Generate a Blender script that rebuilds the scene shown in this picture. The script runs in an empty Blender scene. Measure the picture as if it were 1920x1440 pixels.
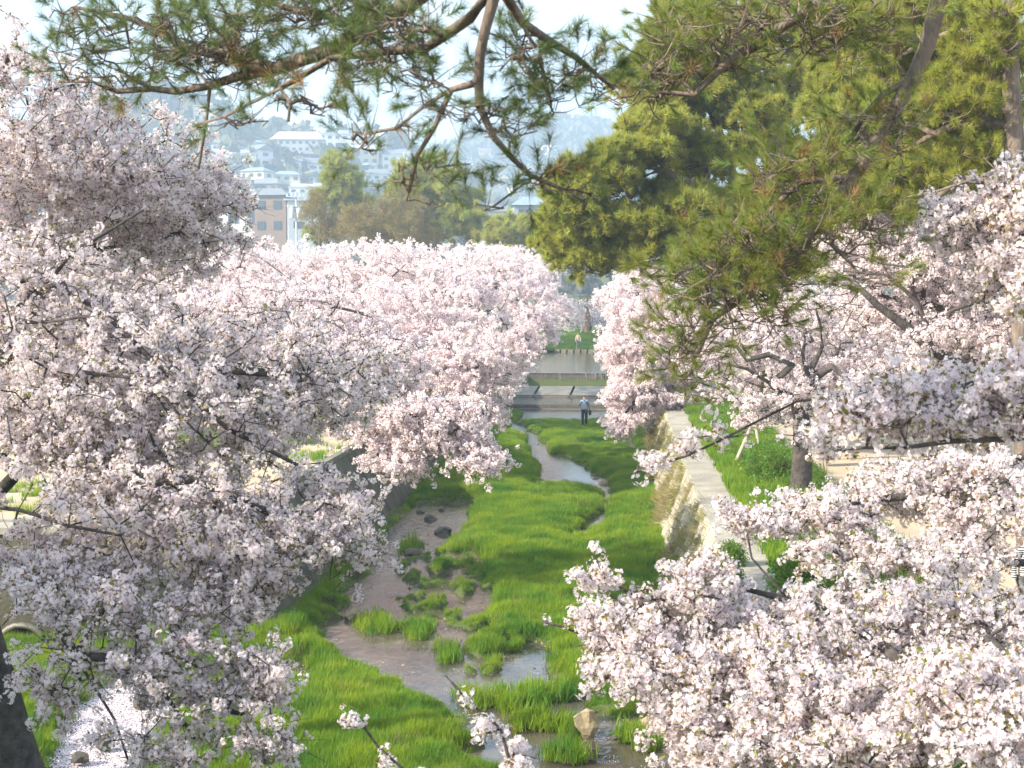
import bpy, bmesh, math
import numpy as np
from mathutils import Vector, Euler, noise as mnoise

scene = bpy.context.scene
col = scene.collection
R = math.radians

# ------------------------------------------------------------------ camera, world, sun, exposure
CAM_H = 6.9
F_PX = 2667.0                                   # focal length in pixels of the 1920 wide photograph (50 mm)
PITCH = math.atan(170 / F_PX)
YAW = math.atan(200 / F_PX * math.cos(PITCH))
cam_data = bpy.data.cameras.new('camera')
cam_data.lens = 50.0
cam_data.sensor_width = 36.0
cam_data.clip_start = 0.1
cam_data.clip_end = 9000
cam_data.dof.use_dof = True                     # the photograph is soft close up
cam_data.dof.focus_distance = 30
cam_data.dof.aperture_fstop = 5.0
cam = bpy.data.objects.new('camera', cam_data)
cam.location = (0, 0, CAM_H)
cam.rotation_euler = (math.pi / 2 - PITCH, 0, YAW)
col.objects.link(cam)
scene.camera = cam
CAM_M = np.array(Euler((math.pi / 2 - PITCH, 0, YAW)).to_matrix())

SUN_DIR = np.array([-0.86, -0.42, 0.0]); SUN_DIR /= np.linalg.norm(SUN_DIR)   # horizontal direction towards the sun
SUN_EL = R(30)
SUN_STRENGTH = 5.0
SKY_STRENGTH = 0.13
EXPOSURE = 1.42
HAZE_DENSITY = 0.0009

world = bpy.data.worlds.new('World')
scene.world = world
world.use_nodes = True
wn, wl = world.node_tree.nodes, world.node_tree.links
wn.clear()
w_out = wn.new('ShaderNodeOutputWorld')
w_bg = wn.new('ShaderNodeBackground')
w_bg.inputs['Strength'].default_value = SKY_STRENGTH
w_sky = wn.new('ShaderNodeTexSky')
w_sky.sky_type = 'NISHITA'
w_sky.sun_disc = False
w_sky.sun_elevation = SUN_EL
w_sky.sun_rotation = math.atan2(SUN_DIR[0], SUN_DIR[1])
w_sky.air_density = 1.0
w_sky.dust_density = 1.5
w_tc = wn.new('ShaderNodeTexCoord')
w_map = wn.new('ShaderNodeMapping'); w_map.inputs['Scale'].default_value = (1, 1, 3.2)
w_no = wn.new('ShaderNodeTexNoise'); w_no.inputs['Scale'].default_value = 2.6; w_no.inputs['Detail'].default_value = 8
w_no.inputs['Roughness'].default_value = 0.55
w_rp = wn.new('ShaderNodeValToRGB')
w_rp.color_ramp.elements[0].position = 0.34; w_rp.color_ramp.elements[1].position = 0.62
w_mix = wn.new('ShaderNodeMixRGB'); w_mix.inputs['Color2'].default_value = (4.3, 4.85, 5.3, 1)
wl.new(w_tc.outputs['Generated'], w_map.inputs['Vector'])
wl.new(w_map.outputs['Vector'], w_no.inputs['Vector'])
wl.new(w_no.outputs['Fac'], w_rp.inputs['Fac'])
wl.new(w_rp.outputs['Color'], w_mix.inputs['Fac'])
wl.new(w_sky.outputs['Color'], w_mix.inputs['Color1'])
wl.new(w_mix.outputs['Color'], w_bg.inputs['Color'])
wl.new(w_bg.outputs['Background'], w_out.inputs['Surface'])

sun_data = bpy.data.lights.new('sun', 'SUN')
sun_data.energy = SUN_STRENGTH
sun_data.angle = R(0.7)
sun_data.color = (1.0, 0.89, 0.72)
sun = bpy.data.objects.new('sun', sun_data)
sd = Vector((SUN_DIR[0] * math.cos(SUN_EL), SUN_DIR[1] * math.cos(SUN_EL), math.sin(SUN_EL)))
sun.rotation_euler = sd.to_track_quat('Z', 'Y').to_euler()
col.objects.link(sun)

scene.view_settings.view_transform = 'Standard'
scene.view_settings.look = 'None'
scene.view_settings.gamma = 1.0
scene.view_settings.use_curve_mapping = False
scene.view_settings.exposure = EXPOSURE
scene.render.engine = 'CYCLES'
scene.cycles.use_denoising = True
scene.cycles.max_bounces = 11
scene.cycles.diffuse_bounces = 8
scene.cycles.glossy_bounces = 3
scene.cycles.transmission_bounces = 4
scene.cycles.transparent_max_bounces = 4
scene.cycles.volume_bounces = 1
scene.cycles.caustics_reflective = False
scene.cycles.caustics_refractive = False
scene.cycles.sample_clamp_indirect = 6

# ------------------------------------------------------------------ helpers
rng = np.random.RandomState(7)

def pix(u, v, Y):
    """the point of the photograph's sight line (u, v) that lies Y metres up the river"""
    d = CAM_M @ np.array([(u - 960) / F_PX, (720 - v) / F_PX, -1.0])
    return np.array([0, 0, CAM_H]) + d * (Y / d[1])

def pixg(u, v, z=0.0):
    """the point of that sight line at height z"""
    d = CAM_M @ np.array([(u - 960) / F_PX, (720 - v) / F_PX, -1.0])
    return np.array([0, 0, CAM_H]) + d * ((z - CAM_H) / d[2])

def tag(o, label=None, cat=None, group=None, kind=None):
    if label: o['label'] = label
    if cat: o['category'] = cat
    if group: o['group'] = group
    if kind: o['kind'] = kind
    return o

def empty(name, loc=(0, 0, 0), label=None, cat=None, group=None, rz=0.0):
    o = bpy.data.objects.new(name, None)
    o.location = loc
    o.rotation_euler.z = rz
    o.empty_display_size = 0.2
    col.objects.link(o)
    return tag(o, label, cat, group)

def link(name, me, mats=(), parent=None, loc=None):
    """links a mesh as one object; its coordinates are world ones unless loc is given, so undo the parent's place"""
    o = bpy.data.objects.new(name, me)
    for m in (mats if isinstance(mats, (list, tuple)) else [mats]):
        if m is not None and len(me.materials) < len(mats if isinstance(mats, (list, tuple)) else [mats]):
            me.materials.append(m)
    col.objects.link(o)
    if parent is not None:
        o.parent = parent
        if loc is None:
            o.location = -Vector(parent.location)
    if loc is not None:
        o.location = loc
    return o

def mesh_np(name, verts, groups, smooth=False, matidx=None):
    """groups: list of (n,k) int arrays of faces"""
    verts = np.asarray(verts, dtype=np.float32)
    me = bpy.data.meshes.new(name)
    me.vertices.add(len(verts))
    me.vertices.foreach_set('co', verts.ravel())
    groups = [np.asarray(g, dtype=np.int32) for g in groups if len(g)]
    nl = sum(g.size for g in groups); nf = sum(len(g) for g in groups)
    if nf:
        me.loops.add(nl)
        me.loops.foreach_set('vertex_index', np.concatenate([g.ravel() for g in groups]))
        me.polygons.add(nf)
        starts, tot = [], 0
        for g in groups:
            starts.append(tot + np.arange(len(g)) * g.shape[1]); tot += g.size
        me.polygons.foreach_set('loop_start', np.concatenate(starts).astype(np.int32))
        if matidx is not None:
            me.polygons.foreach_set('material_index', np.asarray(matidx, dtype=np.int32))
        me.polygons.foreach_set('use_smooth', np.full(nf, bool(smooth)))
    me.update(calc_edges=True)
    me.validate()
    return me

class Acc:
    """collects quads and triangles"""
    def __init__(s): s.v = []; s.q = []; s.t = []; s.n = 0
    def add(s, v, q=None, t=None):
        v = np.asarray(v, dtype=float)
        s.v.append(v)
        if q is not None and len(q): s.q.append(np.asarray(q) + s.n)
        if t is not None and len(t): s.t.append(np.asarray(t) + s.n)
        s.n += len(v)
    def box(s, c, size, rz=0.0, tilt=None):
        x, y, z = np.array(size) / 2
        v = np.array([[i * x, j * y, k * z] for k in (-1, 1) for j in (-1, 1) for i in (-1, 1)], dtype=float)
        if tilt is not None: v = v @ np.array(Euler(tilt).to_matrix()).T
        cs, sn = math.cos(rz), math.sin(rz)
        v[:, :2] = v[:, :2] @ np.array([[cs, sn], [-sn, cs]])
        s.add(v + np.array(c), q=[[0, 2, 3, 1], [4, 5, 7, 6], [0, 1, 5, 4], [2, 6, 7, 3], [0, 4, 6, 2], [1, 3, 7, 5]])
    def tube(s, pts, rad, k=6, cap=True):
        v, q, t = tube_arrays(np.asarray(pts, float), np.asarray(rad, float) * np.ones(len(pts)), k, cap)
        s.add(v, q, t)
    def mesh(s, name, smooth=False):
        return mesh_np(name, np.concatenate(s.v) if s.v else np.zeros((0, 3)), ([np.concatenate(s.q)] if s.q else []) + ([np.concatenate(s.t)] if s.t else []), smooth)

def tube_arrays(p, r, k, cap=True):
    n = len(p)
    tan = np.gradient(p, axis=0)
    tan /= np.linalg.norm(tan, axis=1)[:, None] + 1e-9
    up = np.array([0.13, 0.21, 1.0]) if abs(tan[0][2]) < 0.9 else np.array([1.0, 0.2, 0.1])
    a = np.cross(tan, up); a /= np.linalg.norm(a, axis=1)[:, None] + 1e-9
    b = np.cross(tan, a)
    ang = np.arange(k) * 2 * math.pi / k
    ring = p[:, None, :] + r[:, None, None] * (np.cos(ang)[None, :, None] * a[:, None, :] + np.sin(ang)[None, :, None] * b[:, None, :])
    v = ring.reshape(-1, 3)
    i = np.arange(n - 1)[:, None] * k; j = np.arange(k)[None, :]; j2 = (j + 1) % k
    q = np.stack([i + j, i + j2, i + k + j2, i + k + j], -1).reshape(-1, 4)
    t = None
    if cap:
        v = np.vstack([v, p[-1] + tan[-1] * r[-1] * 0.5])
        base = (n - 1) * k
        t = np.array([[base + m, base + (m + 1) % k, n * k] for m in range(k)])
    return v, q, t

def smoothstep(a, b, x):
    t = np.clip((x - a) / (b - a), 0, 1)
    return t * t * (3 - 2 * t)

# value noise on arrays
_perm = np.random.RandomState(3).rand(256, 256)
def vnoise(x, y, s=1.0):
    x = np.asarray(x) / s + 100.3; y = np.asarray(y) / s + 77.7
    xi, yi = np.floor(x).astype(int), np.floor(y).astype(int)
    fx, fy = x - xi, y - yi
    fx = fx * fx * (3 - 2 * fx); fy = fy * fy * (3 - 2 * fy)
    g = lambda a, b: _perm[a % 256, b % 256]
    return (g(xi, yi) * (1 - fx) + g(xi + 1, yi) * fx) * (1 - fy) + (g(xi, yi + 1) * (1 - fx) + g(xi + 1, yi + 1) * fx) * fy
def fnoise(x, y, s=1.0, o=3):
    t, a, w = 0, 1.0, 0
    for k in range(o):
        t = t + a * vnoise(np.asarray(x) + 31 * k, np.asarray(y) - 17 * k, s / 2 ** k); w += a; a *= 0.5
    return t / w

# ------------------------------------------------------------------ materials
def mat(name, base, rough=0.85, var=None, scale=4.0, bump=0.0, bscale=None, spec=0.3, transl=0.0, tcol=None, rand=0.0, huev=0.0, coords='Object', detail=6, stretch=None, rampw=(0.3, 0.7)):
    m = bpy.data.materials.new(name)
    m.use_nodes = True
    nt = m.node_tree; nn, ll = nt.nodes, nt.links
    nn.clear()
    out = nn.new('ShaderNodeOutputMaterial')
    bs = nn.new('ShaderNodeBsdfPrincipled')
    bs.inputs['Roughness'].default_value = rough
    bs.inputs['Specular IOR Level'].default_value = spec
    bs.inputs['Base Color'].default_value = (*base, 1)
    csock = None
    tc = nn.new('ShaderNodeTexCoord'); mp = nn.new('ShaderNodeMapping')
    if stretch: mp.inputs['Scale'].default_value = stretch
    ll.new(tc.outputs[coords], mp.inputs['Vector'])
    if var is not None:
        no = nn.new('ShaderNodeTexNoise'); no.inputs['Scale'].default_value = scale; no.inputs['Detail'].default_value = detail
        ll.new(mp.outputs['Vector'], no.inputs['Vector'])
        rp = nn.new('ShaderNodeValToRGB')
        rp.color_ramp.elements[0].position = rampw[0]; rp.color_ramp.elements[1].position = rampw[1]
        rp.color_ramp.elements[0].color = (*base, 1); rp.color_ramp.elements[1].color = (*var, 1)
        ll.new(no.outputs['Fac'], rp.inputs['Fac'])
        csock = rp.outputs['Color']
    if rand > 0 or huev > 0:
        oi = nn.new('ShaderNodeObjectInfo')
        hs = nn.new('ShaderNodeHueSaturation')
        mr = nn.new('ShaderNodeMapRange'); mr.inputs['To Min'].default_value = 1 - rand; mr.inputs['To Max'].default_value = 1 + rand
        ll.new(oi.outputs['Random'], mr.inputs['Value']); ll.new(mr.outputs['Result'], hs.inputs['Value'])
        if huev > 0:
            mm = nn.new('ShaderNodeMath'); mm.operation = 'MULTIPLY'; mm.inputs[1].default_value = 7.31
            fr = nn.new('ShaderNodeMath'); fr.operation = 'FRACT'
            mh = nn.new('ShaderNodeMapRange'); mh.inputs['To Min'].default_value = 0.5 - huev; mh.inputs['To Max'].default_value = 0.5 + huev
            ll.new(oi.outputs['Random'], mm.inputs[0]); ll.new(mm.outputs[0], fr.inputs[0]); ll.new(fr.outputs[0], mh.inputs['Value']); ll.new(mh.outputs['Result'], hs.inputs['Hue'])
        if csock is not None: ll.new(csock, hs.inputs['Color'])
        else: hs.inputs['Color'].default_value = (*base, 1)
        csock = hs.outputs['Color']
    if csock is not None: ll.new(csock, bs.inputs['Base Color'])
    if bump > 0:
        nb = nn.new('ShaderNodeTexNoise'); nb.inputs['Scale'].default_value = bscale or scale * 3; nb.inputs['Detail'].default_value = 5
        ll.new(mp.outputs['Vector'], nb.inputs['Vector'])
        bp = nn.new('ShaderNodeBump'); bp.inputs['Strength'].default_value = bump; bp.inputs['Distance'].default_value = 0.05
        ll.new(nb.outputs['Fac'], bp.inputs['Height']); ll.new(bp.outputs['Normal'], bs.inputs['Normal'])
    if transl > 0:
        tr = nn.new('ShaderNodeBsdfTranslucent'); tr.inputs['Color'].default_value = (*(tcol or base), 1)
        if csock is not None and tcol is None: ll.new(csock, tr.inputs['Color'])
        mx = nn.new('ShaderNodeMixShader'); mx.inputs['Fac'].default_value = transl
        ll.new(bs.outputs[0], mx.inputs[1]); ll.new(tr.outputs[0], mx.inputs[2]); ll.new(mx.outputs[0], out.inputs['Surface'])
    else:
        ll.new(bs.outputs[0], out.inputs['Surface'])
    return m

M = {}
M['petal'] = mat('cherry_petal', (0.87, 0.80, 0.82), 0.8, spec=0.05, transl=0.45, rand=0.06, huev=0.025)
M['petal_far'] = mat('cherry_petal_far', (0.87, 0.78, 0.80), 0.8, spec=0.05, transl=0.42, rand=0.12, huev=0.03)
M['calyx'] = mat('cherry_calyx', (0.52, 0.22, 0.26), 0.8, rand=0.25, huev=0.04)
M['bronze'] = mat('young_cherry_leaf', (0.24, 0.20, 0.05), 0.6, transl=0.4, rand=0.3, huev=0.06)
M['bark'] = mat('cherry_bark', (0.038, 0.030, 0.028), 0.9, (0.11, 0.095, 0.088), 9, bump=0.6, bscale=30)
M['pine_bark'] = mat('pine_bark', (0.10, 0.075, 0.06), 0.9, (0.24, 0.19, 0.155), 7, bump=0.8, bscale=22, stretch=(1, 1, 0.35))
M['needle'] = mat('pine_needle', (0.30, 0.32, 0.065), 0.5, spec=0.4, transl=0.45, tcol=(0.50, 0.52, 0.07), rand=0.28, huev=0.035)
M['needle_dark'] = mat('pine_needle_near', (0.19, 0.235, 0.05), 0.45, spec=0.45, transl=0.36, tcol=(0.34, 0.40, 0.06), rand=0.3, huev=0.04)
M['needle_silhouette'] = mat('pine_needle_overhead', (0.10, 0.15, 0.05), 0.45, spec=0.45, transl=0.34, tcol=(0.19, 0.26, 0.06), rand=0.3, huev=0.035)  # darker copy of the needles, the silhouette against the sky put into the colour
M['needle_dead'] = mat('pine_needle_dry', (0.26, 0.15, 0.07), 0.7, transl=0.2, rand=0.3)
M['bud'] = mat('spring_bud', (0.25, 0.20, 0.065), 0.8, transl=0.3, rand=0.3, huev=0.03)
M['evergreen'] = mat('broadleaf', (0.05, 0.09, 0.03), 0.6, transl=0.25, rand=0.35, huev=0.04)
M['grass'] = mat('grass_blade', (0.10, 0.27, 0.012), 0.55, spec=0.3, transl=0.45, tcol=(0.18, 0.40, 0.01), rand=0.25, huev=0.025)
def patchy(m, c1, c2, scale, t1, t2):
    """colour that drifts over the ground in patches"""
    nn, ll = m.node_tree.nodes, m.node_tree.links
    hs = [n for n in nn if n.type == 'HUE_SAT'][0]; tr = [n for n in nn if n.type == 'BSDF_TRANSLUCENT'][0]
    ge = nn.new('ShaderNodeNewGeometry'); no = nn.new('ShaderNodeTexNoise'); no.inputs['Scale'].default_value = scale; no.inputs['Detail'].default_value = 5; no.inputs['Roughness'].default_value = 0.65
    ll.new(ge.outputs['Position'], no.inputs['Vector'])
    for s, a, b in ((hs.inputs['Color'], c1, c2), (tr.inputs['Color'], t1, t2)):
        rp = nn.new('ShaderNodeValToRGB'); rp.color_ramp.elements[0].position = 0.36; rp.color_ramp.elements[1].position = 0.64
        rp.color_ramp.elements[0].color = (*a, 1); rp.color_ramp.elements[1].color = (*b, 1)
        ll.new(no.outputs['Fac'], rp.inputs['Fac']); ll.new(rp.outputs['Color'], s)
patchy(M['grass'], (0.075, 0.20, 0.02), (0.21, 0.31, 0.022), 0.8, (0.15, 0.32, 0.02), (0.44, 0.56, 0.02))
M['reed'] = mat('dry_grass_blade', (0.30, 0.25, 0.11), 0.8, transl=0.3, rand=0.3, huev=0.02)
M['shrub'] = mat('shrub_leaf', (0.10, 0.20, 0.02), 0.5, transl=0.4, tcol=(0.18, 0.30, 0.02), rand=0.3, huev=0.03)
M['petal_litter'] = mat('fallen_petal', (0.80, 0.72, 0.78), 0.8, rand=0.1)
M['bed'] = mat('wet_gravel_bed', (0.07, 0.055, 0.035), 0.7, (0.16, 0.13, 0.08), 3.0, bump=0.5, bscale=12)
M['turf'] = mat('turf_soil', (0.05, 0.085, 0.02), 0.95, (0.085, 0.13, 0.025), 1.2, bump=0.5, bscale=9)
M['dirt'] = mat('sandy_dirt', (0.44, 0.345, 0.235), 0.95, (0.54, 0.44, 0.32), 0.7, bump=0.25, bscale=6)
M['concrete'] = mat('path_concrete', (0.25, 0.235, 0.20), 0.9, (0.40, 0.37, 0.31), 1.1, bump=0.25, bscale=14)
M['wet_concrete'] = mat('wet_concrete', (0.10, 0.10, 0.085), 0.5, (0.24, 0.22, 0.18), 2.2, bump=0.3, bscale=12, spec=0.5)
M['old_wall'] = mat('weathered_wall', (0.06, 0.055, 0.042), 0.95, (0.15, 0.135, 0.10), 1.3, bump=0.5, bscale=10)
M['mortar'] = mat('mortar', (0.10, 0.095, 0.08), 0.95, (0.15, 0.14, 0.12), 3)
M['stone'] = mat('shaded_wall_stone', (0.12, 0.105, 0.08), 0.9, (0.25, 0.22, 0.16), 2.3, bump=0.5, bscale=14, rand=0.22, huev=0.012)  # albedo lowered: the shade on the masonry wall is put into the colour
M['revetment'] = mat('sunlit_revetment_stone', (0.24, 0.22, 0.175), 0.9, (0.42, 0.385, 0.30), 2.3, bump=0.5, bscale=14, rand=0.2, huev=0.012)  # lighter copy of the wall stone, its sunlit tone put into the colour
M['rock'] = mat('river_rock', (0.30, 0.24, 0.15), 0.9, (0.46, 0.38, 0.25), 5, bump=0.6, bscale=16)
M['rock_dark'] = mat('wet_rock', (0.07, 0.065, 0.055), 0.6, (0.16, 0.14, 0.11), 6, bump=0.6, bscale=18)
M['hill'] = mat('hill_forest_floor', (0.05, 0.065, 0.035), 1.0, (0.13, 0.12, 0.07), 0.012, coords='Object', detail=8)
M['hill_tree'] = mat('hill_foliage', (0.06, 0.085, 0.035), 0.9, (0.14, 0.12, 0.07), 0.02, rand=0.4, huev=0.05)
M['wood'] = mat('weathered_wood', (0.36, 0.30, 0.22), 0.85, (0.46, 0.40, 0.31), 6, bump=0.3, stretch=(6, 6, 0.6))
M['redwood'] = mat('red_brown_wood', (0.24, 0.09, 0.045), 0.7, (0.32, 0.14, 0.07), 8, bump=0.2)
M['darkwood'] = mat('dark_post', (0.05, 0.045, 0.04), 0.85, (0.10, 0.09, 0.08), 8)
M['white_paint'] = mat('white_wall_paint', (0.78, 0.78, 0.75), 0.8)
M['metal'] = mat('grey_metal', (0.42, 0.43, 0.44), 0.5)

def water_mat():
    m = bpy.data.materials.new('stream_water'); m.use_nodes = True
    nn, ll = m.node_tree.nodes, m.node_tree.links
    bs = nn['Principled BSDF']
    bs.inputs['Roughness'].default_value = 0.07
    bs.inputs['Specular IOR Level'].default_value = 0.9
    bs.inputs['IOR'].default_value = 1.4
    tc = nn.new('ShaderNodeTexCoord')
    mp = nn.new('ShaderNodeMapping'); mp.inputs['Scale'].default_value = (1.0, 0.45, 1)
    no = nn.new('ShaderNodeTexNoise'); no.inputs['Scale'].default_value = 8.0; no.inputs['Detail'].default_value = 5
    bp = nn.new('ShaderNodeBump'); bp.inputs['Strength'].default_value = 0.42; bp.inputs['Distance'].default_value = 0.03
    ll.new(tc.outputs['Object'], mp.inputs['Vector']); ll.new(mp.outputs['Vector'], no.inputs['Vector'])
    ll.new(no.outputs['Fac'], bp.inputs['Height']); ll.new(bp.outputs['Normal'], bs.inputs['Normal'])
    n2 = nn.new('ShaderNodeTexNoise'); n2.inputs['Scale'].default_value = 0.9; n2.inputs['Detail'].default_value = 6
    ll.new(tc.outputs['Object'], n2.inputs['Vector'])
    rp = nn.new('ShaderNodeValToRGB')
    rp.color_ramp.elements[0].position = 0.35; rp.color_ramp.elements[0].color = (0.04, 0.036, 0.028, 1)
    rp.color_ramp.elements[1].position = 0.7; rp.color_ramp.elements[1].color = (0.13, 0.105, 0.08, 1)
    ll.new(n2.outputs['Fac'], rp.inputs['Fac']); ll.new(rp.outputs['Color'], bs.inputs['Base Color'])
    return m
M['water'] = water_mat()
M['foam'] = mat('white_water', (0.42, 0.44, 0.46), 0.4, (0.12, 0.13, 0.13), 9, stretch=(3, 3, 0.5), spec=0.6)
# ------------------------------------------------------------------ scatter: instanced small geometry belonging to one object
def src(name, me, mats):
    o = bpy.data.objects.new(name, me)
    for m in mats: me.materials.append(m)
    return o

def scatter_group(name, sources):
    ng = bpy.data.node_groups.new(name, 'GeometryNodeTree')
    ng.interface.new_socket('Geometry', in_out='INPUT', socket_type='NodeSocketGeometry')
    ng.interface.new_socket('Geometry', in_out='OUTPUT', socket_type='NodeSocketGeometry')
    n, l = ng.nodes, ng.links
    gi, go = n.new('NodeGroupInput'), n.new('NodeGroupOutput')
    jn = n.new('GeometryNodeJoinGeometry')
    for s in sources:
        oi = n.new('GeometryNodeObjectInfo'); oi.inputs['Object'].default_value = s
        try: oi.inputs['As Instance'].default_value = False
        except Exception: pass
        g2 = n.new('GeometryNodeGeometryToInstance')
        l.new(oi.outputs['Geometry'], g2.inputs['Geometry']); l.new(g2.outputs[0], jn.inputs[0])
    ip = n.new('GeometryNodeInstanceOnPoints')
    ip.inputs['Pick Instance'].default_value = True
    def attr(nm, ty):
        a = n.new('GeometryNodeInputNamedAttribute'); a.data_type = ty; a.inputs['Name'].default_value = nm
        return a.outputs['Attribute']
    l.new(gi.outputs[0], ip.inputs['Points']); l.new(jn.outputs[0], ip.inputs['Instance'])
    l.new(attr('idx', 'INT'), ip.inputs['Instance Index'])
    l.new(attr('rot', 'FLOAT_VECTOR'), ip.inputs['Rotation'])
    l.new(attr('scl', 'FLOAT'), ip.inputs['Scale'])
    l.new(ip.outputs[0], go.inputs[0])
    return ng

def scatter(name, group, nvar, pos, rot, scl, parent=None, kind='stuff', rs=rng):
    pos = np.asarray(pos, np.float32)
    me = bpy.data.meshes.new(name)
    me.vertices.add(len(pos)); me.vertices.foreach_set('co', pos.ravel())
    a = me.attributes.new('rot', 'FLOAT_VECTOR', 'POINT'); a.data.foreach_set('vector', np.asarray(rot, np.float32).ravel())
    a = me.attributes.new('scl', 'FLOAT', 'POINT'); a.data.foreach_set('value', np.asarray(scl, np.float32).ravel())
    a = me.attributes.new('idx', 'INT', 'POINT'); a.data.foreach_set('value', rs.randint(0, nvar, len(pos)).astype(np.int32))
    me.update()
    o = bpy.data.objects.new(name, me)
    col.objects.link(o)
    if parent is not None:
        o.parent = parent; o.location = -Vector(parent.location)
    md = o.modifiers.new('scatter', 'NODES'); md.node_group = group
    if kind: o['kind'] = kind
    return o

def dir_to_rot(d):
    d = d / (np.linalg.norm(d, axis=1)[:, None] + 1e-9)
    return np.stack([np.zeros(len(d)), np.arccos(np.clip(d[:, 2], -1, 1)), np.arctan2(d[:, 1], d[:, 0])], 1)

def rand_rot(n): return np.stack([rng.rand(n) * 6.28, rng.rand(n) * 6.28, rng.rand(n) * 6.28], 1)

# blossom ball: about a dozen five-petalled flowers round a twig node
def blossom_mesh(nfl, R0, fr, petals=5, leaves=2, seed=0):
    r = np.random.RandomState(seed)
    V, T, mi = [], [], []
    n = 0
    for f in range(nfl):
        d = r.randn(3); d /= np.linalg.norm(d)
        c = d * R0 * r.uniform(0.65, 1.1)
        nrm = d + r.randn(3) * 0.35; nrm /= np.linalg.norm(nrm)
        a = np.cross(nrm, [0.3, 0.5, 0.81]); a /= np.linalg.norm(a); b = np.cross(nrm, a)
        ph = r.rand() * 6.28; rr = fr * r.uniform(0.85, 1.15)
        if petals:
            for p in range(petals):
                t = ph + p * 6.283 / petals
                e = lambda ang, k, h: c + (a * math.cos(ang) + b * math.sin(ang)) * rr * k + nrm * rr * h
                V += [c, e(t - 0.50, 0.72, 0.22), e(t, 1.0, 0.25 + r.uniform(-.1, .15)), e(t + 0.50, 0.72, 0.22)]
                T += [[n, n + 1, n + 2], [n, n + 2, n + 3]]; mi += [0, 0]; n += 4
            V += [c + nrm * rr * 0.16 + a * rr * 0.26, c + nrm * rr * 0.16 - a * rr * 0.14 + b * rr * 0.23, c + nrm * rr * 0.16 - a * rr * 0.14 - b * rr * 0.23]
            T += [[n, n + 1, n + 2]]; mi += [1]; n += 3
        else:
            q = [c + (a * math.cos(ph + k * 1.57) + b * math.sin(ph + k * 1.57)) * rr * r.uniform(.8, 1.1) + nrm * rr * 0.2 * (k % 2) for k in range(4)]
            V += q; T += [[n, n + 1, n + 2], [n, n + 2, n + 3]]; mi += [0, 0]; n += 4
    for f in range(leaves):
        d = r.randn(3); d[2] = abs(d[2]); d /= np.linalg.norm(d)
        s = np.cross(d, r.randn(3)); s /= np.linalg.norm(s)
        c = d * R0 * 0.4; L = R0 * r.uniform(0.7, 1.1)
        V += [c, c + d * L * 0.5 + s * L * 0.2, c + d * L, c + d * L * 0.5 - s * L * 0.2]
        T += [[n, n + 1, n + 2], [n, n + 2, n + 3]]; mi += [2, 2]; n += 4
    return mesh_np('blossom_cluster', V, [np.array(T)], matidx=mi)

G = {}
near_src = [src('blossom_a', blossom_mesh(17, 0.052, 0.0175, 5, 2, 1 + k), [M['petal'], M['calyx'], M['bronze']]) for k in range(4)] + [src('blossom_e', blossom_mesh(12, 0.05, 0.0165, 5, 5, 15), [M['petal'], M['calyx'], M['bronze']])]
near_src.append(src('blossom_b', blossom_mesh(8, 0.045, 0.0175, 5, 8, 20), [M['petal'], M['calyx'], M['bronze']]))
G['near'] = (scatter_group('blossom_near', near_src), 6)
far_src = [src('blossom_c', blossom_mesh(16, 0.085, 0.036, 0, 1, 30 + k), [M['petal_far'], M['calyx'], M['bronze']]) for k in range(5)]
G['far'] = (scatter_group('blossom_far', far_src), 5)

def tuft_mesh(n, L, w, spread, stem, seed, dead=0.0):
    r = np.random.RandomState(seed)
    V, T, mi = [], [], []
    for i in range(n):
        s = r.rand() ** 0.7 * stem
        th = r.uniform(*spread); ph = r.rand() * 6.28
        d = np.array([math.sin(th) * math.cos(ph), math.sin(th) * math.sin(ph), math.cos(th)])
        sd = np.cross(d, [r.randn(), r.randn(), r.randn()]); sd /= np.linalg.norm(sd) + 1e-9
        b = np.array([0, 0, s]); l = L * r.uniform(0.7, 1.1)
        k = len(V)
        V += [b - sd * w / 2, b + sd * w / 2, b + d * l - np.array([0, 0, 0.0])]
        T.append([k, k + 1, k + 2]); mi.append(1 if r.rand() < dead else 0)
    return mesh_np('needle_tuft', V, [np.array(T)], matidx=mi)

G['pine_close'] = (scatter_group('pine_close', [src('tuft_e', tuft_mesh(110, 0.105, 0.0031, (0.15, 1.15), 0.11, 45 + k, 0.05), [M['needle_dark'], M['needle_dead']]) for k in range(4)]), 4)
G['pine_near'] = (scatter_group('pine_near', [src('tuft_a', tuft_mesh(95, 0.10, 0.0028, (0.15, 1.15), 0.11, 40 + k, 0.05), [M['needle_silhouette'], M['needle_dead']]) for k in range(4)]), 4)
G['pine_mid'] = (scatter_group('pine_mid', [src('tuft_b', tuft_mesh(60, 0.15, 0.0095, (0.2, 1.25), 0.10, 50 + k, 0.03), [M['needle'], M['needle_dead']]) for k in range(4)]), 4)
G['pine_far'] = (scatter_group('pine_far', [src('tuft_c', tuft_mesh(46, 0.27, 0.034, (0.2, 1.5), 0.14, 60 + k, 0.02), [M['needle'], M['needle_dead']]) for k in range(4)]), 4)
G['pine_dry'] = (scatter_group('pine_dry', [src('tuft_d', tuft_mesh(60, 0.13, 0.005, (0.25, 1.5), 0.10, 65 + k, 0.75), [M['needle_dark'], M['needle_dead']]) for k in range(3)]), 3)

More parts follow.
